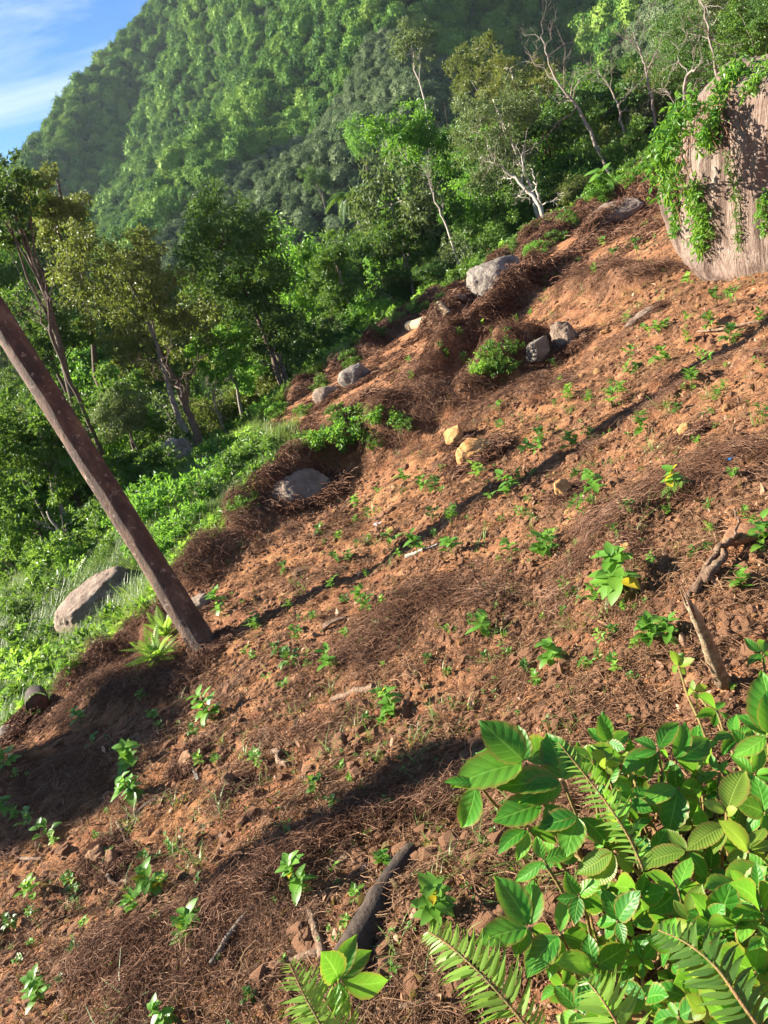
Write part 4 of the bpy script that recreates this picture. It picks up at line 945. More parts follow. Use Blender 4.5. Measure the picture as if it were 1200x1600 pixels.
NAMED = [
 (1036, 562, 36, 'bright round seedling by itself above the long shadow on the right', 0), (1080, 595, 38, 'dark green seedling standing in the long shadow at right', 0),
 (895, 693, 36, 'dark leafy seedling where the long shadow starts', 0), (1000, 663, 38, 'seedling with broad leaves just below the long shadow', 0),
 (930, 753, 42, 'bushy pale green seedling right of the tan stone', 0), (1068, 757, 56, 'taller seedling with a yellow top left of the plastic scrap', 3),
 (800, 755, 42, 'full green seedling left of the tan stone', 0), (652, 850, 40, 'low round seedling on the middle slope above a pale stick', 0),
 (708, 852, 38, 'seedling with drooping leaves right of the low round one', 0), (565, 932, 32, 'small neat seedling above the fallen dead leaf', 0),
 (755, 976, 44, 'seedling with a yellow crown beside a dark hollow', 2), (864, 1018, 50, 'seedling with one long glossy leaf above the foreground bush', 0),
 (972, 895, 86, 'tallest seedling of the slope with layered leaves below the ochre stone', 1), (1012, 985, 62, 'spreading many leaved seedling above the foreground bush', 0),
 (1046, 985, 52, 'dark leafy seedling touching the light broken stump', 0), (615, 1095, 50, 'broad seedling with a yellow tip in the middle slope', 1),
 (520, 1035, 44, 'loose seedling with uneven leaves right of the trunk shadow', 0), (335, 1105, 54, 'tall thin seedling right below the trunk foot', 0),
 (210, 1178, 52, 'straggly seedling in the lower left above the brown stone', 0), (213, 1228, 56, 'seedling with one hanging pale leaf at lower left', 0),
 (475, 1366, 66, 'large leaved seedling with a yellow leaf near the split wood', 1), (235, 1376, 54, 'seedling topped with yellow leaves above the curved root', 3),
 (300, 1452, 72, 'seedling with grey green leaves and yellow tips in the root tangle', 2), (68, 1545, 56, 'glossy dense seedling in the bottom left corner', 0),
 (270, 1580, 54, 'seedling cut by the bottom edge with upright leaves', 0), (682, 1412, 84, 'shaded dark seedling in front of the foreground fern', 1),
 (850, 852, 50, 'grassy leaved seedling above the dark hollow at right centre', 0), (940, 292, 56, 'feathery bright green shrublet by the long pale boulder', 0),
 (996, 385, 34, 'seedling left of the huge boulder', 0), (1190, 840, 62, 'climbing leafy seedling at the right edge above the split stump', 0),
 (1160, 905, 44, 'seedling with thin runners right of the split stump', 0), (350, 940, 42, 'pale feathery seedling on the root heap behind the trunk', 0),
 (465, 990, 32, 'small seedling at the tip of the trunk shadow', 0), (457, 1028, 34, 'compact seedling just below the trunk shadow', 0),
 (1140, 525, 32, 'seedling with a yellow tint near the right edge', 0), (1112, 505, 30, 'yellowish seedling left of a long stalk', 0),
]
for px, py, s, lab, y in NAMED: seedling(px, py, s*1.12, lab, 'seedlings planted on the slope', yellow=y)
SMALL = [(407, 1185, 28), (210, 1418, 34), (55, 1390, 32), (80, 1297, 32), (48, 1283, 28), (15, 1185, 30), (10, 1260, 35), (905, 795, 32), (985, 795, 30), (748, 740, 26), (632, 748, 22), (845, 685, 25), (960, 625, 28),
 (920, 625, 24), (888, 622, 20), (875, 600, 18), (985, 555, 22), (985, 578, 20), (1015, 520, 22), (1145, 465, 24), (1120, 465, 22), (1055, 370, 16), (400, 980, 20), (548, 870, 22), (520, 915, 20), (445, 890, 18), (505, 830, 20),
 (965, 608, 25), (1190, 650, 32), (1135, 605, 20), (1070, 500, 20), (680, 760, 28), (705, 808, 32), (676, 805, 28), (610, 850, 28), (645, 590, 18), (700, 555, 15), (725, 560, 15), (690, 540, 14), (760, 510, 15), (780, 640, 20),
 (825, 700, 22), (665, 760, 24), (560, 785, 18), (590, 770, 14), (640, 565, 12), (830, 490, 12), (810, 500, 12), (870, 430, 14), (905, 410, 14), (945, 380, 14), (850, 440, 12), (790, 520, 14), (740, 570, 14), (720, 520, 12),
 (1010, 355, 14), (960, 400, 16), (930, 425, 14), (1075, 440, 18), (1185, 500, 20), (1040, 510, 18), (980, 500, 16), (1090, 690, 18), (1110, 790, 20), (1150, 740, 22), (925, 685, 20), (1090, 555, 18), (490, 965, 18), (560, 850, 14),
 (600, 1130, 20), (130, 1120, 26), (155, 1160, 22), (240, 1120, 20), (490, 1225, 26), (385, 1020, 16), (670, 1030, 14), (840, 1060, 20), (930, 935, 34), (955, 1030, 24), (1040, 800, 20), (800, 860, 30), (815, 800, 14),
 (180, 1510, 22), (120, 1480, 18), (390, 1560, 22), (600, 1345, 34), (560, 1395, 26), (545, 1440, 20), (450, 1300, 16), (350, 1390, 16), (120, 1395, 20), (20, 1440, 22), (760, 920, 16), (700, 985, 14), (900, 850, 14), (1060, 640, 16), (865, 570, 14), (1120, 420, 20)]
hs = hits([(a, b + c*.35) for a, b, c in SMALL])
for _ in range(900):
    if len(SMALL) > 290: break
    a, b = random.uniform(20, 1190), random.uniform(420, 1560)
    if b < 1180 - .66*a or (a > 640 and b > 1080) or noise2(a/140, b/140, 5) < -.25: continue
    SMALL.append((a, b, random.uniform(9, 20)))
hs = hits([(a, b + c*.35) for a, b, c in SMALL])
def where(px, py):
    v = 'upper' if py < 560 else 'middle' if py < 900 else 'lower' if py < 1250 else 'bottom'
    h = 'left' if px < 350 else 'centre' if px < 750 else 'right'
    return v, h
for (px, py, s), p in zip(SMALL, hs):
    v, h = where(px, py)
    lab = where_is('tiny green seedling' if s < 18 else 'small green seedling', px, py)
    seedling(px, py, s*1.25, lab, 'small seedlings on the slope', p=p)

# ------------------------------------------------------------------ shrubs and thickets
def shrub_variant(seed, n, L, m, lumps=9, flat=.6):
    cs = [rdir(1)[0]*[.62, .62, flat*.6] + [0, 0, .42] for _ in range(lumps)]
    v, f, r = clump_leaves(cs, [random.uniform(.25, .42) for _ in cs], [n//lumps]*lumps, L, shell=.3, droop=.1)
    v[:, 2] = np.where(v[:, 2] < -.1, -.1, v[:, 2])
    return mk_mesh('foliage', v, f, [M[m]], {'rnd': r}, smooth=False)
SHV = {'bright': [shrub_variant(i, 1500, .13, 'leaf_bright') for i in range(3)], 'mid': [shrub_variant(i, 1500, .12, 'leaf_mid') for i in range(3)], 'fern': [shrub_variant(i, 1700, .15, 'leaf_fern') for i in range(2)]}
mb = MB()
for i in range(9): mb.tube(wiggle((0, 0, -.1), rdir(1)[0]*[.5, .5, .2] + [0, 0, .5], 5, .08), np.linspace(.02, .008, 5), 4, cap=False)
SHST = mb.mesh('stem', M['bark'])
def shrub(px, py, s, kind, label, group=None, D=None, cat='shrub', p=None):
    if p is None: p = hit(px, py + s*.35)
    D = p @ F; r = px_m(D, s)/1.3
    o = thing('shrub', label, cat, loc=p, rot=(random.uniform(-.15, .15), random.uniform(-.15, .15), random.uniform(0, 6.28)), group=group)
    obj('foliage', random.choice(SHV[kind]), o, scale=r); obj('stem', SHST, o, scale=r); return o
shrub(790, 552, 60, 'mid', 'leafy green bush beside the dark block in mid slope'); shrub(765, 565, 40, 'fern', 'pale low bush left of the leafy green one')
SH = [(10, 905, 80, 'mid'), (55, 880, 76, 'mid'), (90, 925, 60, 'mid'), (30, 965, 60, 'mid'), (125, 862, 70, 'mid'), (165, 835, 70, 'mid'), (205, 795, 64, 'mid'), (250, 745, 60, 'mid'), (20, 1040, 44, 'mid'), (250, 800, 70, 'bright'), (330, 765, 62, 'bright'), (392, 735, 60, 'mid'), (300, 825, 50, 'bright'), (360, 705, 52, 'mid'), (430, 715, 46, 'mid'), (560, 668, 66, 'bright'), (605, 655, 46, 'bright'), (505, 690, 48, 'bright'),
      (640, 662, 30, 'mid'), (530, 645, 38, 'mid'), (470, 690, 38, 'mid'), (110, 905, 52, 'fern'), (165, 885, 46, 'mid'), (55, 950, 46, 'mid'), (235, 860, 42, 'bright'), (285, 855, 44, 'bright'), (350, 820, 40, 'bright'), (390, 790, 36, 'mid'),
      (220, 820, 50, 'bright'), (270, 760, 46, 'mid'), (320, 720, 40, 'mid'), (410, 690, 40, 'mid'), (15, 1010, 40, 'fern'), (90, 985, 38, 'bright'), (140, 950, 36, 'bright'), (40, 1060, 34, 'fern'), (110, 1040, 32, 'bright'), (60, 1110, 26, 'mid'),
      (590, 690, 30, 'mid'), (545, 690, 34, 'bright'), (480, 640, 30, 'mid'), (500, 600, 30, 'mid'), (590, 520, 30, 'mid'), (620, 500, 26, 'mid'), (690, 470, 30, 'mid'), (735, 400, 34, 'mid'), (840, 390, 34, 'bright'), (890, 345, 34, 'mid'),
      (940, 300, 40, 'bright'), (985, 285, 36, 'bright'), (960, 270, 40, 'mid'), (1010, 270, 40, 'bright'), (700, 440, 34, 'mid'), (655, 480, 30, 'mid'), (550, 560, 34, 'mid'), (440, 640, 34, 'bright'), (400, 650, 40, 'mid'), (350, 660, 44, 'mid'), (190, 860, 40, 'mid'), (130, 880, 40, 'fern'),
      (15, 940, 44, 'mid'), (870, 370, 30, 'mid'), (800, 395, 34, 'mid')]
ADJ = {'bright': 'bright yellow green', 'mid': 'mid green', 'fern': 'pale feathery'}
for (px, py, s, k), p in zip(SH, hits([(a, b + c*.3) for a, b, c, d in SH])):
    if py > 880: zone = 'on the grassy bank left of the leaning trunk'
    elif py > 690 and px < 460: zone = 'in the sunlit thicket right of the leaning trunk'
    elif px > 460 and py > 600: zone = 'in the thicket above the root covered ridge'
    else: zone = 'along the forest edge of the clearing'
    if zone.startswith('in the sunlit'): s *= 1.35
    shrub(px, py, s, k, where_is(ADJ[k] + ' bush', px, py), 'bushes along the edge of the clearing', p=p)

# ferns
def fern_frond(name, npair, m, w=.22, droop=.5, gapf=1.0):
    t = np.linspace(0, 1, 10); mid = np.stack([t, 0*t, .35*t - droop*t*t], 1); mb = MB(); mb.tube(mid, np.linspace(.009, .003, 10), 4, cap=False, rnd=.4)
    tt = np.linspace(.1, .99, npair); c = np.stack([np.interp(tt, t, mid[:, i]) for i in range(3)], 1)
    for s in (-1, 1):
        Tn = np.stack([.35 + 0*tt, s*np.ones(npair), 0*tt - .1], 1); v, f, r = leaves(c, Tn, np.tile([0., 0, 1], (npair, 1)), w*np.sin(np.pi*np.clip(tt*.75+.25, 0, 1))**.8 + .01, .9/npair*gapf, fold=.15, wide=.35)
        mb.add(v, np.hstack([f, f[:, 2:]]), r)
    return mb.mesh(name, M[m])
FF = fern_frond('frond', 18, 'leaf_fern')
def fern(px, py, s, n, label, p=None):
    p = hit(px, py + s*.2) if p is None else p; D = p @ F; L = px_m(D, s)
    o = thing('fern', label, 'fern', loc=p)
    for i in range(n): obj('frond', FF, o, rot=(random.uniform(-.3, .3), random.uniform(-1.1, -.2), i*2.4), scale=L*random.uniform(.7, 1.1))
fern(248, 1020, 56, 22, 'bright yellow green fern against the foot of the leaning trunk')
fern(262, 985, 50, 10, 'smaller sunlit fern just above the bright one at the trunk')
fern(112, 915, 60, 12, 'pale fern on the edge of the dark forest at left')

# ------------------------------------------------------------------ boulder vines
from mathutils.bvhtree import BVHTree
bm_v = [BB.matrix_world @ v.co for v in BB.data.vertices]; BT = BVHTree.FromPolygons(bm_v, [p.vertices[:] for p in BB.data.polygons])
def bhit(px, py):
    d = Vector(ray(px, py)).normalized(); h = BT.ray_cast(Vector((0, 0, 0)), d)
    return None if h[0] is None else (np.array(h[0]), np.array(h[1]))
def vine(label, pts, spread, n, m, L, group=None):
    path = []
    for a, b in pts:
        h = bhit(a, b)
        if h is None: q = P(a, b, 6.2)
        else: q = h[0] + h[1]*.03
        path.append(q)
    path = np.array(path); o = thing('vine', label, 'vine', loc=path[0], group=group); path = path - path[0]
    t = np.linspace(0, len(path)-1, 24); pp = np.stack([np.interp(t, range(len(path)), path[:, i]) for i in range(3)], 1) + rng.normal(size=(24, 3))*.012
    mb = MB(); mb.tube(pp, np.linspace(.008, .004, 24), 5); obj('stem', mb.mesh('stem', M['bark']), o)
    u = rng.random(n); c = np.stack([np.interp(u*23, range(24), pp[:, i]) for i in range(3)], 1) + rdir(n)*spread*rng.random((n, 1))**.7 - F*.02
    T = unit(rdir(n)*.8 + [-.2, -.2, -.5]); Nn = unit(rdir(n)*.5 - F*.6 + [0, 0, .5])
    v, f, r = leaves(c, T, Nn, L*rng.uniform(.6, 1.3, n), L*rng.uniform(.35, .55, n))
    obj('foliage', mk_mesh('foliage', v, f, [M[m]], {'rnd': r}, smooth=False), o)
vine('leafy green vine spilling over the top of the huge boulder', [(1165, 105), (1140, 125), (1125, 160), (1112, 200), (1105, 225)], .12, 700, 'leaf_bright', .065)
vine('second leafy vine on the boulder top reaching to the right edge', [(1210, 100), (1185, 125), (1170, 150)], .10, 260, 'leaf_seed', .05)
vine('bright bamboo like vine over the left shoulder of the boulder', [(1085, 150), (1060, 185), (1040, 220), (1035, 260), (1045, 300)], .16, 620, 'leaf_bright', .075)
vine('vine with long leaves hanging down the left edge of the boulder', [(1055, 250), (1050, 300), (1055, 340), (1060, 370)], .07, 160, 'leaf_bright', .065)
vine('leafy vine clump in the middle of the boulder face', [(1085, 290), (1095, 320), (1100, 350), (1095, 385)], .13, 600, 'leaf_seed', 0.059)
vine('thin ladder like creeper running down the boulder face', [(1140, 240), (1150, 290), (1155, 340), (1160, 390)], .05, 300, 'leaf_mid', 0.033)
vine('short creeper at the right edge of the boulder', [(1195, 300), (1192, 330), (1198, 360)], .06, 180, 'leaf_bright', 0.046)
for i, pts in enumerate([[(1080, 150), (1060, 200), (1055, 260), (1060, 330)], [(1100, 180), (1075, 230), (1078, 290)], [(1130, 150), (1150, 200), (1175, 240)], [(1060, 230), (1070, 300), (1085, 360)]]):
    P_ = [bhit(*p) for p in pts]
    if any(h is None for h in P_): continue
    c = np.array([h[0] + h[1]*.02 for h in P_]); o = thing('dry_creeper', ['dry brown root veil under the left boulder shoulder', 'brown dead creeper strands on the upper boulder face', 'dead stalks trailing over the top right of the boulder', 'thin dry strands down the middle left of the boulder'][i], 'creeper', loc=c[0])
    c = c - c[0]; mb = MB()
    for k in range(22):
        off = rng.normal(size=3)*.07; t = np.linspace(0, len(c)-1, 9)*random.uniform(.3, 1); q = np.stack([np.interp(t, range(len(c)), c[:, j]) for j in range(3)], 1) + off + rng.normal(size=(9, 3))*.015
        mb.tube(q, .0035, 3, cap=False)
    obj('strand', mb.mesh('strand', M['root']), o)

# ------------------------------------------------------------------ wood on the ground
def log(name, label, p0, p1, r0, r1, m, cat='log', lift=.5, k=12, bow=.03, cut='deadwood', n=12):
    a, b = hit(*p0), hit(*p1); a[2] += r0*lift; b[2] += r1*lift
    o = thing(name, label, cat, loc=a); path = wiggle((0, 0, 0), b - a, n, bow); zz = H(path[:, 0]+a[0], path[:, 1]+a[1]) - a[2]
    path[:, 2] = np.maximum(path[:, 2], zz + min(r0, r1)*.2)
    mb = MB(); mb.tube(path, np.linspace(r0, r1, n), k, jit=.08, cap=False); obj('bark', mb.mesh('bark', M[m]), o)
    for a_, b_, r_ in ((path[0], path[1], r0), (path[-1], path[-2], r1)):
        mb = MB(); ax = unit(b_ - a_); mb.tube([a_-ax*.004, a_+ax*.01], r_*.93, k); obj('cut_face', mb.mesh('cut_face', M[cut]), o)
    return o
log('log', 'charred dark log lying down the slope beside the fern', (545, 1530), (645, 1335), .058, .030, 'charwood', cut='charwood')
log('log', 'pale straight log lying on the far brown terrace', (640, 514), (702, 500), .15, .12, 'tanwood', bow=.01)
log('log', 'short white log at the far terrace edge', (580, 528), (596, 522), .09, .08, 'tanwood', bow=.01)
log('log', 'dark log beside the grey boulder at the far edge', (716, 470), (742, 466), .09, .09, 'bark_grey', bow=.01)
log('branch', 'peeling tan stick standing in the roots left of the fern', (485, 1428), (508, 1505), .011, .014, 'deadwood', 'stick', 1.5)
log('branch', 'bent pale stick lying behind the fern tip', (400, 1515), (500, 1492), .007, .012, 'deadwood', 'stick', 1.0)
log('branch', 'short bare stick in the middle slope below a seedling', (520, 1095), (585, 1078), .014, .020, 'deadwood', 'stick', .8)
log('branch', 'curled dead root casting a shadow in the lower middle', (430, 1178), (452, 1196), .016, .012, 'deadwood', 'root', .9, bow=.25)
log('branch', 'long thin fallen stick running up the lower slope', (330, 1508), (408, 1400), .010, .007, 'bark_grey', 'stick')
log('branch', 'curved pale root under the yellow topped seedling', (160, 1372), (205, 1378), .010, .008, 'deadwood', 'root', bow=.12)
log('branch', 'thin leaning stick above the yellow topped seedling', (183, 1285), (202, 1325), .008, .008, 'deadwood', 'stick')
log('branch', 'brown stick behind the lower left seedling', (196, 1283), (245, 1250), .012, .012, 'charwood', 'stick')
log('branch', 'pale stick cut by the right part of the bottom edge', (590, 1590), (690, 1555), .008, .008, 'deadwood', 'stick')
log('branch', 'grey stick ends lying at the lower left edge', (33, 1342), (65, 1343), .010, .008, 'deadwood', 'stick')
log('branch', 'small upright forked twig in a dark hollow at right', (1033, 900), (1040, 868), .010, .012, 'deadwood', 'stick', 1.2)
log('branch', 'pale stick pointing up the slope in the centre', (635, 872), (690, 850), .018, .010, 'bark_pale', 'stick')
log('branch', 'long dry stalk on the slope below the huge boulder', (1090, 520), (1198, 500), .010, .008, 'deadwood', 'stick', 1.2)
log('branch', 'thin stick lying across the soil left of the curled root', (255, 930+240), (300, 1120), .006, .006, 'deadwood', 'stick')
# light broken stump leaning at the right, split stump, cut log end
def stump(label, p0, p1, D0, D1, r0, r1, m):
    a, b = P(*p0, D0), P(*p1, D1); o = thing('stump', label, 'stump', loc=a); n = 12
    path = wiggle((0, 0, 0), b - a, n, .02); mb = MB(); mb.tube(path, np.linspace(r0, r1, n)*rng.uniform(.85, 1.15, n), 12, jit=.16); obj('wood', mb.mesh('wood', M[m]), o)
    mb = MB()
    for i in range(5):
        c = b - a + rng.normal(size=3)*r1*.5; mb.tube([c - (b-a)*.1, c + unit(b-a)*random.uniform(.03, .08)], [r1*.3, .002], 5)
    obj('splinter', mb.mesh('splinter', M['deadwood']), o)
g = hit(1132, 1068); stump('light broken branch stump leaning up beside the foreground bush', (1130, 1066), (1075, 942), g @ F - .02, g @ F - .28, .025, .012, 'tanwood')
def split_stump():
    g = hit(1130, 880); o = thing('stump', 'hollow grey split stump with a dark cavity at the right edge', 'stump', loc=g); D = g @ F
    mb = MB()
    for pts, r in (([(1085, 925), (1100, 895), (1120, 865), (1145, 842)], .030), ([(1100, 905), (1125, 880), (1135, 850)], .035), ([(1120, 860), (1150, 838), (1185, 830)], .022), ([(1075, 930), (1085, 915), (1100, 897)], .016), ([(1145, 842), (1155, 815), (1148, 795)], .010)):
        path = np.array([P(a, b, D - .10 + .03*i) for i, (a, b) in enumerate(pts)]) - g; tt = np.linspace(0, len(path)-1, 10)
        mb.tube(np.stack([np.interp(tt, range(len(path)), path[:, i]) for i in range(3)], 1) + rng.normal(size=(10, 3))*.004, np.linspace(r*.6, r*.3, 10), 9, jit=.35)
    obj('wood', mb.mesh('wood', M['deadwood']), o)
    me = rock_mesh('earth_roof', (.10, .07, .03), 5, M['clod'], 4, rough=.3); obj('earth_roof', me, o, loc=P(1165, 835, D-.02) - g)
split_stump()
def cut_log():
    c = hit(66, 1112); c = c + np.array([0, 0, .08]); o = thing('log', 'thick dark log end with a sawn round face in the grass edge', 'log', loc=c)
    ax = unit(F*.9 - R*.5 + np.array([0, 0, -.15])); mb = MB(); r = .095
    mb.tube([ax*t for t in (0, .3, .6, .9)], [r, r, r*.98, r*.95], 18, jit=.04, cap=False); obj('bark', mb.mesh('bark', M['charwood']), o)
    mb = MB(); mb.tube([ax*0.0 - ax*.002, ax*.02], r*.9, 18); obj('sawn_face', mb.mesh('sawn_face', plain('sawn_face', [(.3, (.05, .02, .01)), (.6, (.14, .06, .03))], 20)), o)
cut_log()
def plank(label, p0, p1, w_, m='deadwood'):
    a, b = hit(*p0), hit(*p1); d = b - a; L = np.linalg.norm(d); d /= L; y = unit(np.cross([0, 0, 1], d)); z = np.cross(d, y); rows = np.linspace(0, 1, 7)
    V = []
    for i, t in enumerate(rows):
        ww = w_*(1 - .25*t + .12*random.uniform(-1, 1))
        for sy, sz in ((-1, 0), (1, 0), (1, 1), (-1, 1)): V.append(d*t*L + y*sy*ww/2 + z*(sz*.012 + .012 + .008*math.sin(t*4)))
    f = [[i*4+j, i*4+(j+1) % 4, i*4+4+(j+1) % 4, i*4+4+j] for i in range(6) for j in range(4)] + [[3, 2, 1, 0], [24, 25, 26, 27]]
    o = obj('wood_chip', mk_mesh('wood_chip', V, f, [M[m]], {'rnd': np.zeros(len(V))}, False), loc=a); tag(o, label, 'wood chip')
plank('split tan wood piece behind the large leaved seedling', (528, 1368), (558, 1328), .030)
plank('second narrow split piece beside the tan one', (512, 1372), (530, 1345), .016)
plank('grey flat chip standing near the long brown stone', (303, 1198), (310, 1222), .022, 'bark_grey')
plank('long fallen dry leaf stalk above the middle seedlings', (506, 984), (540, 966), .05)
# plastic scraps
def scrap(label, px, py, s, col, seed):
    m, nt, b, out = mat('plastic_' + str(seed)); b.inputs['Base Color'].default_value = (*col, 1); b.inputs['Roughness'].default_value = .3
    g = hit(px, py); s = px_m(g @ F, s); n = 9; u, v = np.meshgrid(np.linspace(-1, 1, n), np.linspace(-1, 1, n)); u, v = u.ravel(), v.ravel()
    z = .35*np.abs(noise2(u*1.7+seed, v*1.7, 3)) + .15*noise2(u*4, v*4+seed, 5); i = np.arange(n-1)[:, None]; j = np.arange(n-1)[None]
    q = np.stack([i*n+j, i*n+j+1, (i+1)*n+j+1, (i+1)*n+j], -1).reshape(-1, 4); V = np.stack([u*(1+.2*np.sin(v*3)), v*.6, z], 1)*s/2
    V = np.concatenate([V, V - [0, 0, s*.02]]); q = np.concatenate([q, q[:, ::-1] + n*n])
    tag(obj('plastic_scrap', mk_mesh('plastic_scrap', V, q, [m], {'rnd': np.zeros(len(V))}), loc=g + [0, 0, s*.1]), label, 'litter')
scrap('crumpled black plastic bag at the right edge of the slope', 1177, 708, 34, (.03, .03, .035), 1); scrap('small bright blue plastic scrap left of the black bag', 1143, 717, 13, (.03, .25, .65), 2)
scrap('dark shiny plastic scrap by the split wood piece', 568, 1358, 18, (.05, .05, .07), 3); scrap('pale curled dead leaf sheath in the middle slope', 592, 820, 14, (.62, .45, .42), 4)
# leaning stump on the grey boulder
a = P(768, 400, 30.5); b = P(778, 440, 30.2); mb = MB(); mb.tube(wiggle((0, 0, 0), a - b, 6, .05), np.linspace(.16, .10, 6), 8, jit=.2)
o = thing('stump', 'short dark post leaning against the grey boulder', 'stump', loc=b); obj('wood', mb.mesh('wood', M['deadwood']), o)

# ------------------------------------------------------------------ ground litter (stuff)
def tangle(seed, n, R_, r, m, hgt=.06, arc=.5, lf=1.0):
    mb = MB()
    for i in range(n):
        a = random.uniform(0, 6.28); c = np.array([random.gauss(0, R_*.4), random.gauss(0, R_*.4), random.uniform(0, hgt)]); L = R_*random.uniform(.35, 1.5)**1.3*lf
        d = np.array([math.cos(a), math.sin(a), random.uniform(-.25, .35)]); sd = np.array([-math.sin(a), math.cos(a), 0])*random.uniform(-arc, arc)
        t = np.linspace(-.5, .5, 5)[:, None]; pts = c + d*t*L + sd*(t**2)*L*2 + np.array([0, 0, 1.])*(.25-t**2)*L*random.uniform(0, .5) + rng.normal(size=(5, 3))*L*.03
        mb.tube(pts, r*random.uniform(.5, 1.4), 3, cap=False)
    return mb.mesh('tangle', M[m], smooth=False)
TG = [tangle(i, 150, .13, .0007, 'root', .025, .25, .5) for i in range(5)] + [tangle(i, 40, .12, .0009, 'straw', .012, .15, .6) for i in range(2)]
TGF = [tangle(i+50, 70, .13, .0024, 'root_dark', .06, .3, .7) for i in range(4)]
TGD = [tangle(i+30, 150, .13, .0008, 'root_dark', .05, .3, .5) for i in range(4)]
def ground_points(n, r0, r1, power, fn, mg=80):
    x, y = polar_points(n, r0, r1, -44, 46, power); z = H(x, y); k = in_view(x, y, z, mg); x, y, z = x[k], y[k], z[k]
    lit, g, och, s1, s2 = masks(x, y); p = fn(lit, g, och, s1, s2, x, y); k = rng.random(len(x)) < p; return x[k], y[k], z[k]
def clear_of_slabs(x, y):
    m = np.ones_like(x)
    for a, b, r_ in SLABS: m *= (np.hypot(x-a, y-b) > r_*.95)
    return m
def scat(name, label, n, r0, r1, power, fn, smin, smax, variants, follow=True, zoff=0.0, grow=0.0):
    x, y, z = ground_points(n, r0, r1, power, fn); r = np.hypot(x, y)
    s = rng.uniform(smin, smax, len(x)) * (1 + grow*r)
    rt = slope_rot(x, y) if follow else np.stack([rng.uniform(0, 6.28, len(x)) for _ in range(3)], 1)
    print(name, len(x)); return scatter(name, label, np.stack([x, y, z + zoff], 1), rt, s, rng.integers(0, len(variants), len(x)), variants)
def rowm(x, y): return row_mask(x, y)[0]
scat('dead_roots', 'tangled brown dead roots and stalks matted over the soil', 16000, 1.2, 14, .7, lambda l, g, o, s1, s2, x, y: (1-g)*np.clip(-.05 + .2*fbm2(x, y, .8, 3, 61), 0, 1), .45, 1.0, TG[:5], grow=.07)
scat('dead_roots', 'dark brown root heaps raked into low ridges', 20000, 1.2, 14, .8, lambda l, g, o, s1, s2, x, y: (1-g)*np.clip((.40*rowm(x, y)**1.7 + 1.6*row_mask(x, y)[1])*(.75 + .6*noise2(x*3, y*3, 88)), 0, 1), .45, 1.1, TGD, grow=.07, zoff=.01)
scat('dead_roots', 'tangled brown dead roots heaped along the far terraces', 16000, 13, 40, .8, lambda l, g, o, s1, s2, x, y: (1-g)*np.clip(.06 + 1.5*rowm(x, y), 0, 1), 1.4, 2.8, TGF)
scat('dry_straw', 'pale dry stalks and rootlets strewn over the bare soil', 9000, 1.2, 16, .5, lambda l, g, o, s1, s2, x, y: (1-g)*.5, .6, 1.3, TG[5:], grow=.04)
sx, sy, sr = [], [], []
for bx, by, bw in SKIRT:
    nn = int(26 + 30*min(bw, 1.2)); an = rng.uniform(0, 6.28, nn); rr = bw*rng.uniform(.8, 1.35, nn); sx.append(bx + rr*np.cos(an)); sy.append(by + rr*np.sin(an)); sr.append(np.full(nn, (1.0 if bw > .145 else .55) + bw*1.2))
sx, sy, sr = map(np.concatenate, (sx, sy, sr)); kk = masks(sx, sy)[1] < .5; sx, sy, sr = sx[kk], sy[kk], sr[kk]
scatter('dead_roots', 'dead roots and stalks gathered round the feet of the boulders', np.stack([sx, sy, H(sx, sy) + .02*sr], 1), slope_rot(sx, sy), sr*rng.uniform(.6, 1.1, len(sx)), rng.integers(0, 4, len(sx)), TGF)
CL = [rock_mesh('clod', (1, .9, .7), 300+i, M['clod'], 2, rough=.5, fine=.0, smooth=False) for i in range(6)]
scat('soil_clods', 'loose crumbs and clods of red brown soil', 60000, 1.2, 18, .3, lambda l, g, o, s1, s2, x, y: (1-g)*np.clip(.55 + .6*fbm2(x, y, .5, 3, 63), .1, 1), .004, .022, CL, grow=.05)
scat('soil_lumps', 'bigger lumps of ochre soil', 6500, 1.3, 18, .9, lambda l, g, o, s1, s2, x, y: (1-g)*np.clip(.3 + .8*fbm2(x, y, 1.2, 3, 64), 0, 1), .008, .045, CL, grow=.02)
CH = [leaf_shape('chip', 'litter', 3, 1, .5, .3*(-1)**i, .3, seed=60+i) for i in range(4)]
scat('bark_chips', 'small chips of dead leaf, bark and root over the soil', 80000, 1.1, 13, .3, lambda l, g, o, s1, s2, x, y: (1-g)*np.clip(.7 + .4*fbm2(x, y, .6, 3, 67), .1, 1), .007, .022, CH, follow=False, zoff=.003, grow=.05)
LL = []
for i in range(4):
    me = leaf_shape('dead_leaf', 'litter', 5, 1, .45, .5 if i % 2 else -.1, .4 if i < 2 else -.4, seed=20+i); LL.append(me)
scat('dead_leaves', 'curled dead leaves and bark flakes', 5200, 1.2, 12, .3, lambda l, g, o, s1, s2, x, y: (1-g)*.7, .014, .05, LL, follow=False, zoff=.004, grow=.03)
WD = []
for i in range(3):
    v, f, r = seedling_data(40+i, 7); WD.append(mk_mesh('weed', v, f, [M['leaf_mid' if i else 'leaf_bright']], {'rnd': r}))
scat('small_weeds', 'tiny green weeds sprouting through the litter', 3600, 1.4, 22, .5, lambda l, g, o, s1, s2, x, y: (1-g)*np.clip(.3 + .9*fbm2(x, y, .9, 3, 65), 0, 1), .010, .038, WD, grow=.07)
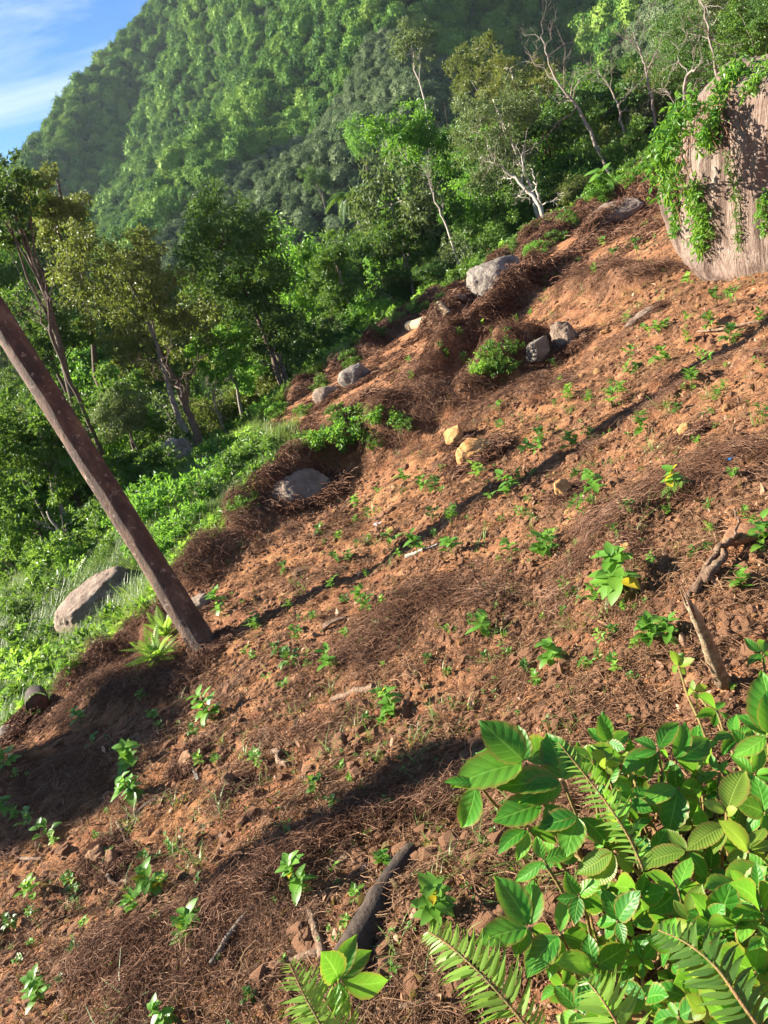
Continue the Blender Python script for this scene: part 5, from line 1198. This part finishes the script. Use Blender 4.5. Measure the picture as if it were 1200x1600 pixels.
def tuft(seed, n, m, lean=.5, w_=.018):
    mb = MB(); t = np.linspace(0, 1, 4)[:, None]; V, Fc = [], []; k = 0; rn = []
    for i in range(n):
        a = random.uniform(0, 6.28); b = np.array([random.gauss(0, .2), random.gauss(0, .2), 0]); d = np.array([math.cos(a), math.sin(a), 0]); h = random.uniform(.4, 1)
        c = b + d*(t**2)*lean*h*random.uniform(.3, 1.5) + np.array([0, 0, 1.])*t*h*(1 - .25*t); s = np.array([-d[1], d[0], 0])*w_*(1-t*.85)
        V += [c - s, c + s]; q = [[k+j, k+j+1, k+4+j+1, k+4+j] for j in range(3)]; Fc += q; k += 8; rn += [random.random()]*8
    return mk_mesh('tuft', np.concatenate(V), Fc, [M[m]], {'rnd': rn}, False)
GT = [tuft(i, 55, 'grass', .9) for i in range(4)]
scat('grass', 'fine yellow green grass covering the bank left of the trunk', 40000, 4, 30, 1.0, lambda l, g, o, s1, s2, x, y: clear_of_slabs(x, y)*np.where(s2 < 2.5, g, g*.25), .16, .42, GT, grow=.02)
scat('sparse_grass', 'thin pale grass wisps on the bare slope', 2600, 1.3, 16, .5, lambda l, g, o, s1, s2, x, y: (1-g)*np.clip(.15 + .9*fbm2(x, y, .7, 3, 69), 0, 1), .03, .10, [tuft(20+i, 9, 'grass', 1.3, .03) for i in range(3)], grow=.05)
GC = [shrub_variant(50+i, 260, .24, m, 5, .5) for i, m in enumerate(('leaf_bright', 'leaf_mid', 'leaf_mid', 'leaf_dark', 'leaf_fern'))]
scat('ground_cover', 'leafy green ground cover growing through the grass', 16000, 4, 45, 1.0, lambda l, g, o, s1, s2, x, y: clear_of_slabs(x, y)*g*np.where(s2 < 0, .22 + .6*fbm2(x, y, 2, 3, 66), .8), .12, .40, GC, grow=.03)
# ------------------------------------------------------------------ foreground bush
BL = [leaf_shape('leaf', 'leaf_fore', 15, 4, .60, .10, .16, .015, .035, 4, .8, seed=i, holes=(i == 3), nvein=6.0) for i in range(5)]
NL = [leaf_shape('leaf', 'leaf_fore', 13, 4, .46, .14, .22, .012, .02, 4, .9, seed=10+i, nvein=6.0) for i in range(3)]
YL = [leaf_shape('leaf', 'leaf_ribbed', 15, 4, .50, .12, .15, .02, .03, 6, .85, seed=20+i, nvein=15.0) for i in range(2)]
def L3(px, py, D): return P(px, py, D)
def shrub_fore(label, base_px, whorls, D0):
    """whorls: (px, py, D, [leaf specs]); leaf spec = (tip px, tip py, tip depth change, kind, roll)"""
    g = hit(*base_px); o = thing('broad_leaf_shrub', label, 'shrub', loc=g)
    for (wx, wy, D, lv) in whorls:
        mb = MB(); c = P(wx, wy, D); path = wiggle((0, 0, 0), c - g, 8, .05); path += np.outer(np.sin(np.linspace(0, 3.14, 8)), [0, 0, -.06]); mb.tube(path, np.linspace(.007, .0032, 8), 6)
        for lf in lv:
            tx, ty, dd, kind, roll = lf
            tip = P(tx, ty, D + dd); d = (tip - c)*random.uniform(.82, .94); L = np.linalg.norm(d)
            me = random.choice({'b': BL, 'h': BL[3:4], 'n': NL, 'y': YL}[kind])
            view = unit(-c); nrm = view*.75 + np.array([0, 0, .7]); ax = unit(d)
            nrm = np.array(Matrix.Rotation(roll, 3, Vector(ax)) @ Vector(nrm))
            pt = c + ax*L*.06
            place_leaf(o, me, pt, d, nrm, L*.97, L*random.uniform(.9, 1.15))
        obj('stem', mb.mesh('stem', STEMM), o)
    return o
STEMM = plain('green_stem', [(.3, (.10, .13, .03)), (.7, (.28, .14, .06))], 30)
def rw(cx, cy, D, n, Lp, kind='b', a0=None, sp=2*math.pi, dz=.06):
    """a whorl with n leaves of about Lp pixels at even but jittered angles"""
    a0 = random.uniform(0, 6.28) if a0 is None else a0; out = []
    for i in range(n):
        a = a0 + sp*i/n + random.uniform(-.25, .25); l = Lp*.86*random.uniform(.6, 1.2)*(1 if math.sin(a) < .2 else .85)
        out.append((cx + l*math.cos(a), cy + l*math.sin(a), random.uniform(-dz, dz), kind, random.uniform(-.5, .5)))
    return (cx, cy, D, out)
shrub_fore('broad leaved bush whose twin oval leaves stand at the left of the foreground', (900, 1330), [
    (822, 1192, 1.75, [(748, 1118, .02, 'b', .1), (806, 1122, .05, 'b', -.1), (686, 1222, -.05, 'b', .3), (735, 1160, .08, 'n', .4), (885, 1150, .10, 'b', .2)]),
    (745, 1222, 1.72, [(713, 1308, .02, 'n', -.2), (690, 1215, .0, 'n', .4), (790, 1200, .05, 'b', 0)]),
    (880, 1222, 1.72, [(760, 1218, -.02, 'b', .4), (850, 1135, .10, 'b', 0), (800, 1260, -.05, 'b', -.3), (900, 1150, .06, 'n', .2)]),
    (850, 1255, 1.70, [(765, 1280, -.03, 'b', 0), (800, 1225, .03, 'b', .3), (905, 1320, -.05, 'h', -.2)]),
    (905, 1275, 1.66, [(828, 1290, 0, 'b', .2), (880, 1345, -.06, 'b', 0), (960, 1330, 0, 'n', .1)]),
    (825, 1295, 1.68, [(773, 1330, -.03, 'n', .2), (805, 1345, -.05, 'n', 0), (880, 1318, 0, 'n', -.1)])], 1.7)
shrub_fore('glossy broad leaved bush fanning out above the lower fern', (930, 1560), [
    (828, 1450, 1.52, [(770, 1362, .05, 'b', .1), (832, 1360, .06, 'b', -.1), (730, 1470, -.04, 'b', .2), (800, 1500, -.05, 'b', 0), (872, 1470, .02, 'n', .1)]),
    (875, 1460, 1.50, [(880, 1392, .05, 'n', 0), (810, 1530, -.06, 'b', .4), (940, 1480, 0, 'b', .2), (850, 1538, -.05, 'b', .3)]),
    (850, 1345, 1.62, [(795, 1378, 0, 'n', 0), (905, 1330, 0, 'n', 0), (838, 1300, .04, 'n', .2)]),
    rw(930, 1510, 1.45, 5, 72), rw(905, 1400, 1.5, 5, 66), rw(965, 1440, 1.45, 6, 66, 'b')], 1.5)
shrub_fore('pale oval leaved bush in the upper middle of the foreground', (1050, 1340), [
    (1028, 1172, 1.82, [(1066, 1118, .03, 'n', .1), (990, 1150, .03, 'n', .2), (958, 1208, 0, 'n', 0), (1010, 1222, -.03, 'n', .1), (1052, 1182, .02, 'n', 0), (985, 1180, 0, 'n', .2)]),
    (1055, 1190, 1.84, [(1075, 1120, .02, 'n', .3), (1120, 1140, .06, 'b', .1), (1110, 1190, .03, 'b', .3), (1060, 1252, -.02, 'n', 0)]),
    (1060, 1230, 1.78, [(995, 1255, -.02, 'n', 0), (1040, 1310, -.04, 'b', 0), (1115, 1235, .03, 'b', .4), (1100, 1290, 0, 'b', 0)]),
    rw(950, 1160, 1.95, 6, 56, 'b'), rw(985, 1250, 1.78, 6, 62, 'b'), rw(925, 1190, 1.85, 5, 56), rw(1090, 1170, 1.95, 5, 50, 'b')], 1.8)
shrub_fore('yellow green ribbed leaved bush with reddish shoot tips', (1120, 1430), [
    (1135, 1270, 1.62, [(1168, 1190, .05, 'y', 0), (1095, 1250, 0, 'y', .2), (1150, 1262, -.04, 'y', .2)]),
    (1135, 1290, 1.60, [(1070, 1325, -.03, 'y', 0), (1110, 1335, -.05, 'y', .3), (1170, 1350, 0, 'b', .2)]),
    (1075, 1330, 1.58, [(985, 1350, 0, 'y', .3), (1040, 1290, .04, 'y', .1), (1110, 1380, -.03, 'b', 0)]),
    (960, 1330, 1.6, [(890, 1365, 0, 'y', .2), (925, 1390, -.03, 'y', .1), (1000, 1370, 0, 'y', 0)]),
    rw(1170, 1330, 1.55, 6, 70, 'y'), rw(1060, 1390, 1.5, 6, 70, 'b'), rw(1000, 1400, 1.5, 5, 62, 'h')], 1.6)
shrub_fore('tall dark leaved bush filling the lower right corner', (1190, 1590), [
    rw(1120, 1440, 1.3, 6, 68, 'b'), rw(1190, 1420, 1.28, 6, 68, 'n'), rw(1050, 1480, 1.35, 6, 61, 'b'), rw(1100, 1530, 1.25, 7, 72, 'b'), rw(1180, 1520, 1.2, 7, 72, 'b'), rw(1010, 1560, 1.32, 6, 60, 'b'),
    rw(1060, 1590, 1.25, 6, 64, 'n'), rw(1150, 1600, 1.15, 6, 75, 'b'), rw(960, 1590, 1.35, 6, 57, 'b'), rw(1205, 1470, 1.2, 5, 64, 'n'), rw(900, 1580, 1.4, 5, 74, 'b'), rw(1080, 1440, 1.35, 5, 70, 'y')], 1.3)
shrub_fore('leafy bush pushing in from the right edge', (1230, 1330), [
    (1200, 1150, 1.7, [(1188, 1042, .03, 'b', 0), (1150, 1110, .04, 'n', .2), (1135, 1180, 0, 'n', .1), (1205, 1075, 0, 'b', .5)]),
    rw(1180, 1210, 1.72, 6, 64, 'n'), rw(1150, 1150, 1.85, 5, 46, 'n'), rw(1195, 1270, 1.65, 6, 70, 'b'), rw(1120, 1110, 2.1, 5, 40, 'n'), rw(1190, 1020, 2.3, 5, 38, 'n'), rw(1085, 1080, 2.25, 4, 30, 'y'), rw(1060, 1040, 2.35, 4, 30, 'y'), rw(1200, 1370, 1.5, 6, 78, 'b'), rw(1165, 1390, 1.45, 6, 74, 'b')], 1.7)
shrub_fore('sparse bush behind the ferns with small uneven leaves', (1010, 1480), [rw(870, 1340, 1.75, 5, 45, 'n'), rw(940, 1390, 1.7, 6, 60, 'b'), rw(1020, 1330, 1.7, 6, 60, 'b'), rw(985, 1300, 1.75, 5, 56, 'n'), rw(1040, 1440, 1.6, 6, 66, 'b'), rw(1110, 1360, 1.65, 6, 66, 'b'),
    rw(990, 1500, 1.55, 6, 66, 'b'), rw(1130, 1480, 1.5, 6, 76, 'b'), rw(880, 1540, 1.55, 5, 60, 'n'), rw(1080, 1560, 1.45, 6, 76, 'b'), rw(1170, 1300, 1.8, 6, 60, 'b'), rw(950, 1225, 1.9, 5, 50, 'b')], 1.7)
shrub_fore('dark green seedling with long upright leaves at the bottom edge', (548, 1610), [
    (530, 1532, 1.50, [(506, 1490, -.05, 'b', .1), (558, 1455, .03, 'n', .2), (588, 1478, .03, 'n', .3), (520, 1600, -.05, 'n', .2), (618, 1538, .02, 'n', .6), (545, 1600, -.03, 'n', 0)])], 1.5)
def patch(x0, x1, y0, y1, n, D0, D1, lp, kinds):
    out = []
    for i in range(n):
        px, py = random.uniform(x0, x1), random.uniform(y0, y1); t = (py - 1100)/500
        out.append(rw(px, py, D0 + (D1-D0)*t + random.uniform(-.05, .15), random.randint(4, 6), lp*random.uniform(.7, 1.2), random.choice(kinds)))
    return out
shrub_fore('low mixed shrub under the pale oval leaves', (980, 1390), patch(900, 1120, 1160, 1330, 24, 1.95, 1.6, 38, 'bny'), 1.8)
shrub_fore('low dense shrub behind the ribbed leaves', (1130, 1460), patch(1060, 1215, 1150, 1420, 26, 1.85, 1.5, 40, 'bny'), 1.7)
shrub_fore('shaded small leaved shrub between the ferns and the corner', (1000, 1590), patch(870, 1080, 1380, 1600, 24, 1.75, 1.5, 40, 'bny'), 1.6)
shrub_fore('bright tangled shrub in the corner behind the dark frond', (1160, 1620), patch(1060, 1215, 1380, 1600, 26, 1.5, 1.2, 50, 'bny'), 1.5)
# fern blades: rachis with every pinna its own part
PIN = leaf_shape('pinna', 'leaf_fern', 7, 1, .125, .10, .12, seed=3, power=.5)
PIN_SHADE = leaf_shape('pinna', 'leaf_mid', 7, 1, .18, .10, .12, seed=4, power=.7)  # darker leaf material stands in for the shade on the corner frond
def big_frond(label, pts, Ds, wpx, n, m=None, side=1.0, nrm_mix=(.8, .5), tipw=.25):
    path = np.array([P(a, b, D) for (a, b), D in zip(pts, Ds)]); o = thing('fern', label, 'fern', loc=path[0]); tt = np.linspace(0, len(path)-1, 24)
    pp = np.stack([np.interp(tt, range(len(path)), path[:, i]) for i in range(3)], 1); pp = np.array([pp[max(0, i-2):i+3].mean(0) for i in range(24)])
    mb = MB(); mb.tube(pp - path[0], np.linspace(.0032, .0010, 24), 5); obj('rachis', mb.mesh('rachis', STEMM), o)
    for i in range(n):
        u = .04 + .95*i/(n-1); k = u*23; i0 = min(int(k), 22); c = pp[i0] + (pp[i0+1]-pp[i0])*(k-i0); tg = unit(pp[min(23, i0+2)] - pp[max(0, i0-1)])
        D = c @ F; nn = unit(-unit(c)*nrm_mix[0] + np.array([0, 0, nrm_mix[1]])*1.0 if False else unit(c)*-nrm_mix[0] + np.array([0, 0, nrm_mix[1]])); sd = unit(np.cross(nn, tg))
        L = px_m(D, wpx)*(min(1, .5 + u*2.2) if u < .3 else 1)*(1 - (1-tipw)*max(0, (u-.45)/.55)**1.3)
        for s in (-1, 1):
            if random.random() < .06: continue
            d = sd*s*side + tg*(.42 + .25*u) + rng.normal(size=3)*.07 + nn*random.uniform(-.25, .1); place_leaf(o, m or PIN, c, d, nn + sd*s*-.2 + rng.normal(size=3)*.22, L*random.uniform(.78, 1.08), L*1.05, name='pinna')
big_frond('bright green fern blade pointing up left between the bush and the log', [(850, 1640), (800, 1575), (750, 1520), (700, 1475), (662, 1452)], [1.30, 1.34, 1.38, 1.44, 1.5], 66, 34)
big_frond('pale fern blade at the bottom edge left of the dark seedling', [(530, 1660), (500, 1600), (472, 1550), (450, 1500)], [1.35, 1.38, 1.42, 1.46], 52, 26)
big_frond('second pale fern blade overlapping the first at the bottom edge', [(560, 1660), (530, 1600), (500, 1550), (478, 1515)], [1.42, 1.44, 1.47, 1.5], 46, 22)
big_frond('drooping pale fern blade lying across the middle of the bush', [(1010, 1370), (985, 1310), (945, 1250), (905, 1200), (866, 1152)], [1.4, 1.42, 1.46, 1.5, 1.54], 40, 26)
big_frond('arching fern blade coloured dark as if shaded, over the lower right corner', [(1210, 1640), (1160, 1570), (1120, 1510), (1070, 1470), (1020, 1450)], [.95, .98, 1.02, 1.06, 1.1], 62, 24, m=PIN_SHADE, nrm_mix=(.2, 1.0))
big_frond('narrow fern blade rising at the bottom edge right of centre', [(985, 1660), (965, 1600), (940, 1560), (915, 1530)], [1.15, 1.18, 1.2, 1.24], 70, 18)

# ------------------------------------------------------------------ haze
def haze():
    m = bpy.data.materials.new('haze'); m.use_nodes = True; nt = m.node_tree; nt.nodes.clear(); out = nt.nodes.new('ShaderNodeOutputMaterial'); v = nt.nodes.new('ShaderNodeVolumePrincipled')
    v.inputs['Color'].default_value = (.72, .86, 1.0, 1); v.inputs['Density'].default_value = HAZE; v.inputs['Anisotropy'].default_value = .2
    nt.links.new(v.outputs[0], out.inputs['Volume'])
    x0, x1, y0, y1, z0, z1 = -2600, 2600, -2600, 2600, -62, 245
    V = [(x, y, z) for x in (x0, x1) for y in (y0, y1) for z in (z0, z1)]
    f = [[0, 1, 3, 2], [4, 6, 7, 5], [0, 4, 5, 1], [2, 3, 7, 6], [0, 2, 6, 4], [1, 5, 7, 3]]
    o = obj('haze', mk_mesh('haze', V, f, [m], None, False)); o['kind'] = 'stuff'; o['label'] = 'thin blue morning haze over the valley'
HAZE = .00010
haze()
